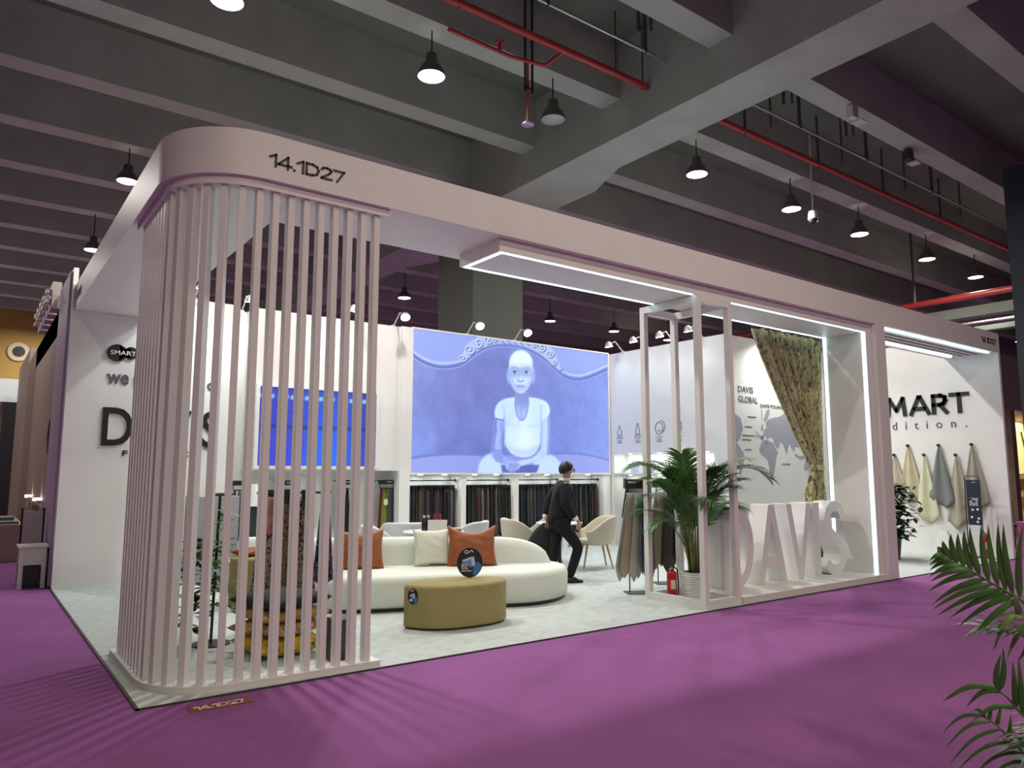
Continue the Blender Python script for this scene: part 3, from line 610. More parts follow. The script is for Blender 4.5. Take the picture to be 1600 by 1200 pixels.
for bi, (a, b, nm) in enumerate(bays):
    MBk = thing('hanging_rail', 'black rail of dark fabrics in the '+nm, 'rail', ((a+b)/2, 6.2, 1.3))
    MB().tube([(a, 6.14, 1.36), (b-.03, 6.14, 1.36)], .011, 8).tube([(b-.05, 6.14, 1.36), (b-.03, 6.14, 1.36)], .028, 8).build('upper_rail', black, MBk)
    MB().tube([(a, 6.22, 1.262), (b, 6.22, 1.262)], .014, 8).build('lower_rail', black, MBk)
    x = a+.04; r = random.Random(bi)
    while x < b-.03:
        put_swatch(x, 6.2+r.uniform(-.02, .02), 1.215+r.uniform(-.01, .006), r.randrange(len(protos)), 'dark fabric sample hanging in the '+nm, 'dark fabrics in the '+nm, rz=r.uniform(-.35, .35), sc_=r.uniform(.92, 1.05)); x += r.uniform(.033, .044)
def cloth_piece(name, m, label, cat, top, wtop, wbot, ln, axis=(1, 0, 0), folds=3, point=.12, group=None, depth=.05, mat2=None, seed=0):
    """a cloth hung from a small clip: narrow at the top, widening, with vertical folds and a pointed lower edge"""
    ax = Vector(axis).normalized(); nrm = ax.cross(Vector((0, 0, 1))); P = []; r = random.Random(seed); ph = r.random()*6; top = Vector(top)
    nu, nv = 16, 14
    for i in range(nu+1):
        u = i/nu*2-1; colm = []
        for j in range(nv+1):
            v = j/nv; wd = wtop+(wbot-wtop)*(v**.8); L = ln*v*(1+point*(1-abs(u+.25*math.sin(ph)))-point*.5*v)
            colm.append(tuple(top+ax*(u*wd/2)+nrm*(depth*math.sin(u*folds*PI/2+ph)*(.25+.75*v))+Vector((0, 0, -L))))
        P.append(colm)
    o = MB().grid(P).build(name, m, None, smooth=180, solid=.006)
    for v in o.data.vertices: v.co -= top
    o.location = top
    return props(o, label, cat, group)
lt = lambda n, c: mat('cloth_'+n, c, .9, bump=.1, bscale=200, var=.06, scale=5)
# racks under the blue screen
def head_box(x, y, z, label, w=.27, sign=True):
    t = thing('swatch_rack', label, 'swatch rack', (x, y, z))
    hd = B(((x-w/2, y-.04, z), (x+w/2, y+.04, z+.075))).build('header', black, t, bevel=.004)
    MB().tube([(x-w/2+.01, y-.02, z), (x-w/2+.01, y-.02, z-.07), (x+w/2-.01, y-.02, z-.07), (x+w/2-.01, y-.02, z)], .009, 8).build('rail', black, t)
    if sign: text('SMART', 'header_text', mat('white_print', (.8, .78, .76), .6), hd, (x-.0, y-.042, z+.03), w=.1, h=.022, bold=.01, depth=.002)
    for dx in (-w/2+.02, w/2-.02): B(((x+dx-.008, y-.005, z+.05), (x+dx+.008, 6.4 if y > 5 else y+.1, z+.065))).build('bracket', black, t)
    return t
mods = [(2.40, 'beside the grey cabinet'), (3.08, 'under the blue screen left half'), (4.08, 'under the blue screen right half'), (4.84, 'right of the slat screen')]
modcols = [['3a3d40', '55585c', '2b2f35', '44403c'], ['161a20', '20242b', '191c20', '262626'], ['0f1113', '1a1d22', '121417', '202326'], ['5a2018', '6b7a2c', '5c5a3c', '3f4434', '16233c']]
for (x, nm), cs in zip(mods, modcols):
    head_box(x, 6.2, 1.30, 'black headed swatch rack, '+nm)
    for i, c in enumerate(cs):
        xx = x-.10+.20*i/(len(cs)-1)
        cloth_piece('fabric_swatch', lt(c, c), ['narrow', 'folded', 'hanging', 'long', 'slanting'][i]+' %s cloth, %s on the rack %s' % (['rust', 'olive', 'khaki', 'moss', 'navy'][i] if x > 4.5 else 'dark', ORD[i], nm), 'fabric sample', (xx, 6.17-.006*i, 1.225), .035, .12, .84, folds=1, point=.05, depth=.02, seed=i)
t = thing('hanging_tag', 'pale green round tag on the olive cloth', 'tag', (4.80, 6.12, 1.0))
MB().lathe([(.04, 0), (.04, .004)], (0, 0, 0), 16, sy=1.4).build('disc', mat('pale_green', (.55, .75, .45), .6), None).parent = t
t.children[0].rotation_euler = (PI/2, 0, 0)
# grey cabinet and small things behind the slats
props(B(((1.50, 5.30, .012), (2.12, 5.70, 1.17))).build('grey_cabinet', greyp, bevel=.005), 'tall plain grey cabinet before the left wall', 'cabinet')
t = thing('display_case', 'dark glass box with white shade above behind the slats', 'display case', (2.55, 5.9, .4))
B(((2.36, 5.8, .5), (2.62, 6.0, 1.0))).build('dark_box', mat('dark_green_glass', (.02, .04, .035), .2), t)
B(((2.34, 5.78, .012), (2.64, 6.02, .5))).build('base', mat('pale_grey', (.5, .54, .56), .6), t)
MB().lathe([(.16, 0), (.11, .32)], (2.49, 5.9, 1.0), 16).build('white_shade', wallw, t, smooth=40)
# plant stand with vines
t = thing('vine_stand', 'thin black pole stand with leafy green vines behind the slats', 'plant stand', (.83, 1.55, .012))
MB().tube([(.83, 1.55, .02), (.87, 1.62, 1.30)], .013, 8).tube([(.78, 1.6, 1.30), (.98, 1.64, 1.30)], .015, 8).build('pole', black, t)
MB().lathe([(.16, 0), (.16, .012), (.02, .02)], (.83, 1.55, .012), 20).build('foot', black, t)
def leaves(mb, c, n, sx, sy, sz, size, rnd, droop=.4):
    for _ in range(n):
        p = Vector((c[0]+rnd.gauss(0, sx), c[1]+rnd.gauss(0, sy), c[2]+rnd.uniform(-sz, sz)))
        a = rnd.uniform(0, 2*PI); d = Vector((math.cos(a), math.sin(a), rnd.uniform(-1, .3)*droop)).normalized(); s_ = d.cross(Vector((0, 0, 1))).normalized(); L = size*rnd.uniform(.7, 1.2); nn = s_.cross(d)
        q = [p, p+d*L*.35+s_*L*.28-nn*L*.04, p+d*L*.75+s_*L*.2-nn*L*.02, p+d*L-nn*L*.1, p+d*L*.75-s_*L*.2-nn*L*.02, p+d*L*.35-s_*L*.28-nn*L*.04, p+d*L*.5+nn*L*.05]
        mb.add(q, [(0, 1, 6), (1, 2, 6), (2, 3, 6), (3, 4, 6), (4, 5, 6), (5, 0, 6)])
    return mb
rnd = random.Random(4)
leaves(MB(), (.87, 1.6, .95), 40, .06, .06, .25, .12, rnd).build('upper_leaves', leafb, t)
leaves(MB(), (.80, 1.57, .62), 80, .08, .07, .30, .12, rnd).build('lower_leaves', leafg, t)
v = MB()
for k in range(4): v.tube([(.84, 1.56, .6), (.9+.03*k, 1.55, .5), (1.0+.02*k, 1.52+.03*k, .38), (1.04, 1.5+.05*k, .28+.04*k), (.98, 1.5, .30)], .006, 5)
v.build('stem', stemg, t)
for nm, x, sc_c in (('vine', .66, leafd),):
    leaves(MB(), (.69, 1.68, .55), 90, .05, .06, .42, .13, rnd).build('trailing_leaves', leafd, t)
# patterned cloth rack behind the slats
pat_leo = ramp_mat('leopard_print', [(.40, '1c1410'), (.47, '6a5636'), (.55, '8f7f66'), (.62, '2a2018')], scale=34, detail=2)
pat_flo = ramp_mat('dark_floral_print', [(.38, '141622'), (.46, '4a1a34'), (.52, '8c8470'), (.58, '23223a'), (.66, 'b9b49c')], scale=16, detail=3)
pat_bw = ramp_mat('black_white_print', [(.44, '101014'), (.5, 'c9c6c0'), (.56, '1a1a20')], scale=18, detail=3)
pat_pink = ramp_mat('pink_print', [(.4, 'c79090'), (.55, 'b07070'), (.65, '8a9a86')], scale=5)
pat_spot = ramp_mat('spotted_print', [(.42, '2a2026'), (.5, 'b2a39c'), (.6, 'a89a94')], scale=26, detail=2)
pat_navy = ramp_mat('navy_print', [(.42, '141a34'), (.5, '7c88a8'), (.55, '1b2148'), (.64, '8e1f34')], scale=11, detail=2)
rk = thing('sample_rack', 'black hanger rack carrying patterned cloths behind the slats', 'rack', (1.65, 1.85, .012))
MB().tube([(1.30, 1.95, 1.30), (2.00, 1.80, 1.30)], .012, 8).tube([(1.65, 1.88, .02), (1.65, 1.88, 1.3)], .012, 8).lathe([(.2, 0), (.2, .012)], (1.65, 1.88, .012), 20).build('stand', black, rk)
for x, y, m_, w_, l_, lab in ((1.40, 1.90, pat_pink, .14, .34, 'short pink patterned cloth on the rack behind the slats'), (1.41, 1.97, pat_spot, .26, 1.0, 'long pale spotted cloth hanging on the patterned rack'), (1.56, 1.86, pat_leo, .24, 1.06, 'brown leopard print cloth hanging on the patterned rack'),
                              (1.72, 1.85, pat_bw, .22, .80, 'black and white print cloth hanging on the patterned rack'), (1.74, 1.79, pat_flo, .2, 1.02, 'dark floral cloth hanging on the patterned rack'), (1.93, 1.80, pat_navy, .2, .86, 'navy and red print cloth at the right of the patterned rack')):
    cloth_piece('patterned_cloth', m_, lab, 'patterned cloth', (x, y-.02, 1.26), .06 if l_ > .4 else .12, w_, l_, axis=(1, -.2, 0), folds=2, seed=int(x*100))
for i, x in enumerate((1.42, 1.56, 1.73)): B(((x-.05, 1.85-.1*i+.07, 1.21), (x+.05, 1.90-.1*i+.07, 1.33))).build('header', black, rk)
def pillow(name, m, label, c, wd, hd, th, rot, cat='cushion', pinch=.10, sag=.0):
    n = 20; F = []; Bk = []
    for i in range(n+1):
        a = []; b = []
        for j in range(n+1):
            u = i/n*2-1; v = j/n*2-1; e = max(0, (1-u*u)*(1-v*v))**.42
            px = u*(1-pinch*(1-v*v)*abs(u)**3); py = v*(1-pinch*(1-u*u)*abs(v)**3)
            wr = (.06*math.sin(7*u+4*v*v)*math.sin(5*v+2)+.05*math.sin(13*v+5*u*u+3*u)*math.sin(3*u+1))*e
            a.append((px*wd/2, py*hd/2-sag*(1-u*u)*max(0, v)*hd*.16, th/2*(e+wr))); b.append((px*wd/2, py*hd/2-sag*(1-u*u)*max(0, v)*hd*.16, -th/2*(e+wr*.5)))
        F.append(a); Bk.append(b)
    o = MB().grid(F).grid(Bk).build(name, m, None)
    bm = bmesh.new(); bm.from_mesh(o.data); bmesh.ops.remove_doubles(bm, verts=bm.verts, dist=.0008); bmesh.ops.recalc_face_normals(bm, faces=bm.faces); bm.to_mesh(o.data); bm.free()
    for p in o.data.polygons: p.use_smooth = True
    o.location = c; o.rotation_euler = rot
    return props(o, label, cat)
pat_yel = ramp_mat('yellow_print', [(.36, '2a2a1c'), (.44, 'b8981c'), (.56, 'c9a81e'), (.68, 'a4641c')], scale=9)
pat_mix = ramp_mat('mixed_print', [(.36, 'b07a24'), (.46, '8a3a40'), (.54, 'a9a48c'), (.64, 'b07a1c')], scale=12)
for i, (z, m_, th, rz, lab) in enumerate(((.10, pat_yel, .19, .1, 'yellow patterned cushion at the bottom of the floor stack'), (.235, pat_mix, .14, .5, 'orange and grey print cushion in the middle of the floor stack'), (.34, mat('ochre_cloth', (.34, .20, .05), .8, var=.2), .13, .15, 'ochre cushion near the top of the floor stack'), (.45, blackm, .15, .35, 'black cushion on top of the floor stack'))):
    pillow('cushion', m_, lab, (1.22, .93, z), .62, .62, th, (0, 0, rz))
props(B(((1.43, .28, .012), (1.60, .46, .345))).build('black_box', char, bevel=.006), 'small black box on the carpet behind the slats', 'box')

# ================================================================ sofa group
# local sofa frame: s along the front edge, t away from the viewer
so = Vector((4.0, 1.41, 0)); sd = Vector((.903, -.43, 0)); st = Vector((.43, .903, 0))
def sof(s, t, z=0): p = so+sd*s+st*t; return (p.x, p.y, z)
sofa = thing('sofa', 'long cream curved sofa with rounded right end in the booth centre', 'sofa', sof(-.7, .5, .012))
outl = [(-2.25, .10), (-1.7, -.10), (-1.1, -.02), (-.5, .02), (.1, -.02), (.45, .12), (.72, .40), (.85, .75), (.80, 1.05), (.55, 1.22), (.0, 1.26), (-.8, 1.24), (-1.6, 1.18), (-2.2, 1.1), (-2.42, .8), (-2.42, .35)]
def smooth_loop(p, it=3):
    for _ in range(it):
        q = []
        for a, b in zip(p, p[1:]+p[:1]): q += [(a[0]*.75+b[0]*.25, a[1]*.75+b[1]*.25), (a[0]*.25+b[0]*.75, a[1]*.25+b[1]*.75)]
        p = q
    return p
def puff(loop, levels):
    """stack inset copies of an outline: levels = (z, inset)"""
    cx = sum(p[0] for p in loop)/len(loop); cy = sum(p[1] for p in loop)/len(loop); n = len(loop); R = []
    for z, ins in levels:
        r = []
        for i, (x, y) in enumerate(loop):
            ax, ay = loop[i-1]; bx, by = loop[(i+1) % n]; tx, ty = bx-ax, by-ay; L = math.hypot(tx, ty) or 1
            r.append((x-ty/L*ins, y+tx/L*ins, z))
        R.append(r)
    m = MB(); vs = [v for r in R for v in r]; fs = []
    for k in range(len(R)-1):
        for i in range(n): fs.append((k*n+i, k*n+(i+1) % n, (k+1)*n+(i+1) % n, (k+1)*n+i))
    fs += [tuple(range(n-1, -1, -1)), tuple(range((len(R)-1)*n, len(R)*n))]
    return m.add(vs, fs)
SL = [tuple(sof(a, b)[:2]) for a, b in smooth_loop(outl)]
puff(SL, [(.012, .035), (.05, .035)]).build('plinth_base', black, sofa)
puff(SL, [(.05, .03), (.07, .0), (.30, -.005), (.345, .008), (.372, .035), (.385, .08)]).build('seat', cream, sofa, smooth=60)
def backrest(sa, sb, zt, taper=None, t0=.93):
    n = 14; loop = []; P = []
    for i in range(n+1):
        f = i/n; s_ = sa+(sb-sa)*f; e = .045*(1-min(1, min(f, 1-f)*10))**2
        h = zt if not taper else .385+(zt-.385)*max(0, 1-(f**2.6))**.5
        h = max(h, .40); t0_ = t0-.10*max(0, (s_+.1))**2 if not taper else t0-.02-.12*f*f
        w_ = .25-e
        ring = [sof(s_, t0_+e, .37), sof(s_, t0_+e+.015, h-.10 if h > .52 else .375), sof(s_, t0_+e+.05, h-.03 if h > .45 else .38), sof(s_, t0_+w_*.5, h), sof(s_, t0_+w_-.05, h-.03 if h > .45 else .38), sof(s_, t0_+w_, h-.1 if h > .52 else .375), sof(s_, t0_+w_, .37)]
        P.append(ring)
    m = MB().grid(P); k = 7
    m.f += [tuple(range(k)), tuple(range(n*k+k-1, n*k-1, -1))]
    return m
for a, b, tp in ((-2.35, -1.62, None), (-1.61, -.92, None), (-.91, -.12, None), (-.11, .66, 1)):
    backrest(a, b, .70 if tp else .715, tp).build('backrest', cream, sofa, smooth=50)
fz = lambda az, lean: (PI/2-lean, 0, az)
az = math.atan2(-.43, .903)
pillow('cushion', orange, 'large rust leather cushion in the middle of the cream sofa', sof(-.35, .78, .62), .62, .54, .20, fz(az-.06, .28), sag=1.0, pinch=.12)
pillow('cushion', mat('cream_cushion', (.70, .71, .62), .9, bump=.2, bscale=30), 'pale cream cushion leaning left of the large rust cushion', sof(-.83, .85, .60), .46, .44, .18, fz(az+.12, .25))
pillow('cushion', orange, 'rust leather cushion on the sofa partly behind the slats', sof(-1.68, .73, .60), .56, .50, .19, fz(az+.08, .3), sag=.4)
# ottomans
def ottoman(pts, z, label, m):
    t = thing('ottoman', label, 'ottoman', (pts[0][0], pts[0][1], .012))
    L = []
    n = len(pts)
    for i in range(n):   # Catmull-Rom through the outline, keeping the sharp first corner
        for k in range(6):
            f = k/6; p0 = Vector(pts[i-1] if i else pts[0]); p1 = Vector(pts[i]); p2 = Vector(pts[(i+1) % n]); p3 = Vector(pts[(i+2) % n] if i+1 < n else pts[0])
            L.append(tuple(.5*(2*p1+(p2-p0)*f+(2*p0-5*p1+4*p2-p3)*f*f+(3*p1-p0-3*p2+p3)*f**3)))
    puff(L, [(.012, .02), (.03, .02)]).build('foot', black, t)
    puff(L, [(.03, .012), (.04, 0), (z-.035, 0), (z-.012, .008), (z, .03)]).build('seat', m, t, smooth=50)
    return t
ottoman([(2.49, 1.13), (2.60, .92), (2.80, .79), (3.12, .745), (3.42, .80), (3.58, .98), (3.48, 1.17), (3.2, 1.32), (2.86, 1.36), (2.62, 1.28)], .425, 'mustard petal shaped ottoman in front of the cream sofa', mustard)
ottoman([(1.50, 3.02), (1.66, 2.93), (1.84, 3.05), (1.92, 3.3), (1.86, 3.6), (1.66, 3.66), (1.52, 3.5), (1.46, 3.25)], .56, 'second mustard ottoman seen between the slats', mustard)
pillow('cushion', orange, 'small rust cushion on the second mustard ottoman', (1.69, 3.3, .60), .34, .34, .10, (0, 0, .3))
t = thing('sofa_chair', 'low cream rounded seat far behind the slats', 'seat', (2.2, 4.7, .012))
puff([tuple(p) for p in smooth_loop([(1.72, 4.3), (2.6, 4.1), (2.75, 4.9), (1.85, 5.15)], 3)], [(.012, .03), (.05, .03)]).build('foot', black, t)
puff([tuple(p) for p in smooth_loop([(1.72, 4.3), (2.6, 4.1), (2.75, 4.9), (1.85, 5.15)], 3)], [(.05, .01), (.07, 0), (.34, 0), (.37, .05)]).build('seat', cream, t, smooth=50)
puff([tuple(p) for p in smooth_loop([(2.05, 4.75), (2.7, 4.6), (2.78, 4.95), (2.0, 5.12)], 3)], [(.36, 0), (.56, 0), (.62, .05)]).build('backrest', cream, t, smooth=50)
# oval signs on the ottoman
def oval_sign(t, wd, hh, th, full=True):
    m = MB().lathe([(.5, -th), (.5, 0)], (0, 0, 0), 40, sx=wd, sy=hh); d = m.build('plate', mat('sign_navy', (.006, .007, .014), .45), None, smooth=40); d.parent = t; d.rotation_euler = (PI/2, 0, 0); d.location = (0, 0, 0)
    f = lambda x, y, z: (x*wd, -.0015-z*.0015, y*hh)
    m1 = mat('sign_light', (.62, .66, .72), .5); m2 = mat('sign_blue', (.05, .17, .50), .5); m3 = mat('sign_blue_mid', (.14, .26, .60), .5)
    def sh(name, pts, mm, lv=1):
        o = MB().prism(pts, 0, lv, f=f).build(name, mm, None); o.parent = t
    tub = [(.12, -.42), (.14, -.1), (.11, -.02), (.2, .0), (.33, .03), (.44, -.06), (.44, -.18), (.36, -.32), (.24, -.42)]
    sh('blue_roll', tub, m2); sh('open_roll', [(-.30, -.02), (-.28, .10), (.10, .2), (.18, .12), (.18, -.12), (.02, -.16), (-.1, -.08)], m3)
    sh('roll_end', [(.06, .06), (.10, .2), (.16, .2), (.2, .05), (.18, -.12), (.08, -.08)], m1, 2); sh('roll_edge', [(-.28, .08), (.08, .2), (.08, .12), (-.26, .03)], m1, 2)
    if full:
        text('SO', 'sign_text', mat('white_print', (.8, .78, .76), .6), t, None or Vector(wloc(t))+Vector((-.33*wd, -.006, -.15*hh)), w=.24*wd, h=.11*hh, bold=.03, depth=.002)
        text('WATER', 'sign_text', MATS['white_print'], t, wloc(t)+Vector((-.33*wd, -.006, -.22*hh)), w=.27*wd, h=.05*hh, bold=.02, depth=.002)
        text('REPELLENT', 'sign_text', MATS['white_print'], t, wloc(t)+Vector((-.33*wd, -.006, -.30*hh)), w=.42*wd, h=.05*hh, bold=.02, depth=.002)
    else: sh('word', [(-.3, -.15), (-.3, -.3), (0, -.3), (0, -.15)], m1, 2)
    q = [(-.14+.05*math.cos(a)*1.3, .36+.05*math.sin(a)) for a in np.linspace(.5, 5.8, 12)]+[(.0, .36), (.04, .41), (.1, .4), (.12, .36)]
    rr = ring2([(x, y) for x, y in q], .035); o = MB().add([f(x, y, z) for x, y, z in rr.v], rr.f).build('swirl_logo', MATS['white_print'], None); o.parent = t
t = thing('oval_sign', 'oval black and blue sign standing on the mustard ottoman', 'sign', (3.27, 1.17, .425+.135)); oval_sign(t, .265, .30, .012)
t.rotation_euler = (-.12, 0, -.55); t.location.z = .575
t = thing('oval_sign', 'small oval black and blue tag stuck on the ottoman side', 'sign', (2.52, 1.03, .33)); oval_sign(t, .105, .15, .004, False); t.rotation_euler = (0, 0, -.95); t.location = (2.525, 1.02, .325)
# ================================================================ chairs and tables
def tub_chair(label, x, y, rz, m, legs='wood'):
    t = thing('tub_chair', label, 'chair', (0, 0, .012), group=None)
    P = []; n = 26
    for i in range(n+1):   # opening towards -y
        a = -2.25+4.5*i/n; bk = max(0, math.cos(a/2*1.05)); top = .60+.22*(sstep(.45, .95, np.array(bk)).item()); wl = .30+.02*bk
        P.append([(math.sin(a)*(r), math.cos(a)*(r)*.98, z) for r, z in ((.16, .385), (.235, .40), (wl-.035, .46), (wl-.01, .55), (wl+.005*bk, top-.03), (wl+.02*bk, top))])
    MB().grid(P).build('shell', m, t, smooth=180, solid=.045, subd=1)
    MB().lathe([(.20, .39), (.25, .40), (.265, .43), (.25, .455), (.05, .465)], (0, -.02, 0), 24).build('seat', m, t, smooth=60)
    for sx in (-1, 1):
        for sy in (-1, 1):
            MB().tube([(sx*.15, sy*.15, .40), (sx*.235, sy*.235, .012)], [.02, .012], 8).build('leg', wood if legs == 'wood' else (wood if sy < 0 else char), t)
    for c in t.children:
        for v in c.data.vertices: v.co.z += 0.012
    t.location = (x, y, 0); t.rotation_euler = (0, 0, rz)
    return t
whitech = mat('white_shell', (.70, .72, .72), .6)
tub_chair('white tub chair at the left of the first round table, nearer one', 3.50, 3.50, 1.25, whitech)
tub_chair('white tub chair behind the first round table, farther one', 4.02, 3.98, 2.6, whitech)
tub_chair('white tub chair whose back shows above the rust cushion', 4.78, 3.6, -2.5, whitech)
tub_chair('beige tub chair left of the walking man', 5.82, 3.6, 1.2, beige)
tub_chair('beige tub chair on wooden legs right of the walking man', 7.12, 3.42, -2.1, beige)
tub_chair('beige tub chair behind the second table, hidden behind the man', 6.75, 4.25, -2.6, beige)
def round_table(label, x, y, r):
    t = thing('round_table', label, 'table', (x, y, .012))
    MB().lathe([(r-.02, .715), (r, .725), (r, .735), (r-.006, .74)], (x, y, 0), 40).build('tabletop', mat('white_laminate', (.78, .79, .79), .25), t, smooth=40)
    MB().lathe([(.2, .012), (.2, .02), (.04, .03), (.03, .1), (.03, .70), (.1, .714)], (x, y, 0), 20).build('pedestal', black, t, smooth=50)
round_table('white round table with bottles near the left racks', 4.0, 3.15, .40)
round_table('white round table behind the walking man', 6.45, 3.5, .36)
for x, y, lab, c1, c2 in ((3.86, 3.16, 'dark bottle with white cap, left of two on the table', '14141c', 'c8c8d0'), (3.93, 3.17, 'dark bottle with white cap, right of two on the table', '14141c', 'c8c8d0'), (4.08, 3.26, 'red bottle behind the white card, left one', '9c2430', '9c2430'), (4.15, 3.24, 'red bottle behind the white card, right one', '9c2430', '9c2430')):
    t = thing('bottle', lab, 'bottle', (x, y, .74))
    MB().lathe([(.028, .74), (.032, .75), (.032, .86), (.014, .90), (.013, .915)], (x, y, 0), 14).build('body', mat('bottle_'+c1, c1, .25), t, smooth=50)
    MB().lathe([(.017, .912), (.017, .945)], (x, y, 0), 12).build('cap', mat('cap_'+c2, c2, .4), t)
t = thing('table_card', 'white standing card before the bottles on the table', 'card', (3.98, 3.02, .74))
MB().obox((3.98, 3.02, .74+.075), (.105, -.07, 0), (.004, .006, 0), (0, 0, .074)).build('card', mat('card_white', (.75, .76, .72), .6), t)
t = thing('sample_book', 'small stack of sample books beside the white card', 'book', (4.2, 2.98, .74))
MB().obox((4.2, 2.98, .751), (.09, -.05, 0), (.04, .06, 0), (0, 0, .011)).build('lower_book', char, t); MB().obox((4.2, 2.98, .772), (.08, -.055, 0), (.035, .06, 0), (0, 0, .009)).build('upper_book', mat('tan_book', (.6, .45, .28), .7), t)

# ================================================================ the walking man
hx = Vector((.87, -.49, 0)).normalized(); hl = Vector((.49, .87, 0)).normalized()   # heading, and his left
O = Vector((5.66, 2.56, 0))
def mp(f, l, z): p = O+hx*f+hl*l; return (p.x, p.y, z)
def skinned(name, m, nodes, edges, parent=None, sub=2, root=0):
    me = bpy.data.meshes.new(name); pv = wloc(parent) if parent else Vector()
    me.from_pydata([tuple(Vector(n[0])-pv) for n in nodes], edges, []); o = bpy.data.objects.new(name, me); C.objects.link(o); o.parent = parent
    me.materials.append(m); md = o.modifiers.new('s', 'SKIN'); md.use_smooth_shade = True; md.branch_smoothing = .3
    for v, n in zip(me.skin_vertices[0].data, nodes): r = n[1]; v.radius = r if isinstance(r, tuple) else (r, r); v.use_root = False
    me.skin_vertices[0].data[root].use_root = True
    s_ = o.modifiers.new('u', 'SUBSURF'); s_.levels = sub; s_.render_levels = sub
    return o
J = dict(pel=(0, 0, .86), waist=(.02, 0, 1.0), chest=(.05, 0, 1.22), neck0=(.075, 0, 1.37), neck=(.10, 0, 1.43),
         shR=(.06, -.18, 1.33), shL=(.05, .18, 1.33), elR=(.03, -.235, 1.07), elL=(-.10, .25, 1.09), wrR=(.19, -.22, .875), wrL=(-.17, .2, .88),
         hipR=(0, -.09, .83), hipL=(0, .09, .83), knR=(.25, -.09, .48), knL=(-.05, .09, .46), anR=(.11, -.09, .09), anL=(-.12, .09, .09))
N = [(mp(*J['pel']), (.12, .11)), (mp(*J['waist']), (.11, .10)), (mp(*J['chest']), (.13, .11)), (mp(*J['neck0']), .06), (mp(*J['neck']), .052), (mp(.115, 0, 1.475), (.064, .07)), (mp(.115, 0, 1.54), (.083, .092)), (mp(.11, 0, 1.60), (.066, .078))]
E_ = [(0, 1), (1, 2), (2, 3), (3, 4), (4, 5), (5, 6), (6, 7)]
def chain(st_, pts):
    k = st_
    for p, r in pts: N.append((mp(*p), r)); E_.append((k, len(N)-1)); k = len(N)-1
    return k
ends = {}
for s_ in 'RL':
    ends[s_] = chain(2, [(J['sh'+s_], .05), (J['el'+s_], .04), (J['wr'+s_], .027)])
    chain(0, [(J['hip'+s_], .08), (J['kn'+s_], .055), (J['an'+s_], .03), ((J['an'+s_][0]+.11, J['an'+s_][1], .045), .016)])
for s_ in 'RL':
    wr = J['wr'+s_]; sg = -1 if s_ == 'R' else 1
    palm = chain(ends[s_], [((wr[0]+.02, wr[1], wr[2]-.045), (.034, .018)), ((wr[0]+.03, wr[1], wr[2]-.08), (.036, .016))])
    for k, (df, L) in enumerate(((.030, .062), (.010, .072), (-.010, .068), (-.028, .052))):
        chain(palm, [((wr[0]+.03+df, wr[1], wr[2]-.105), .0088), ((wr[0]+.035+df, wr[1]-sg*.012, wr[2]-.105-L*.5), .008), ((wr[0]+.03+df, wr[1]-sg*.03, wr[2]-.105-L), .0065)])
    chain(palm-1, [((wr[0]+.06, wr[1]-sg*.012, wr[2]-.06), .010), ((wr[0]+.078, wr[1]-sg*.02, wr[2]-.095), .009)])
man = skinned('person', skin, N, E_)
props(man, 'man in black suit and glasses walking right past the sofa, holding a black coat', 'person')
man.location = (0, 0, .012)
sk = MB()   # face details
def hp(f, l, z): return mp(.115+f, l, 1.53+z)
MB().tube([hp(.085, 0, .02), hp(.108, 0, -.015), hp(.085, 0, -.025)], [.01, .016, .012], 8).build('nose', skin, man, smooth=180, subd=1)
for sg in (-1, 1): MB().lathe([(.01, -.03), (.024, -.015), (.026, .012), (.012, .03)], hp(-.005, sg*.079, -.005), 10, sx=1, sy=.5).build('ear', skin, man, smooth=180)
for sg in (-1, 1): MB().lathe([(.002, -.008), (.009, 0), (.002, .008)], hp(.079, sg*.03, .015), 10).build('eye', mat('eye_dark', (.03, .02, .02), .3), man, smooth=180)
MB().tube([hp(.078, .022, -.05), hp(.086, 0, -.05), hp(.078, -.022, -.05)], .005, 6).build('mouth', mat('lip', (.30, .12, .10), .5), man)
gl = MB()
for sg in (-1, 1):
    gl.tube([hp(.098+.0*k, sg*.033+.024*math.cos(k*PI/6), .014+.018*math.sin(k*PI/6)) for k in range(13)], .0028, 5).tube([hp(.095, sg*.058, .018), hp(.0, sg*.086, .012)], .0025, 5)
gl.tube([hp(.1, .009, .016), hp(.1, -.009, .016)], .0025, 5).build('glasses', black, man)
# hair cap: back and top of the head
P = []
for i in range(17):
    th = i/16*PI*.58; row_ = []
    for k in range(25):
        a = 2*PI*k/24; front = max(0, math.cos(a)); lim = 1-.46*front+.10*max(0, -math.cos(a))
        th2 = th*lim*1.13; R = .100
        row_.append(hp(-.012+R*math.sin(th2)*math.cos(a)*.98, R*.88*math.sin(th2)*math.sin(a), .02+R*1.0*math.cos(th2)))
    P.append(row_)
MB().grid(P).build('hair', mat('black_hair', (.008, .007, .007), .5), man, smooth=180, solid=.012, off=1)
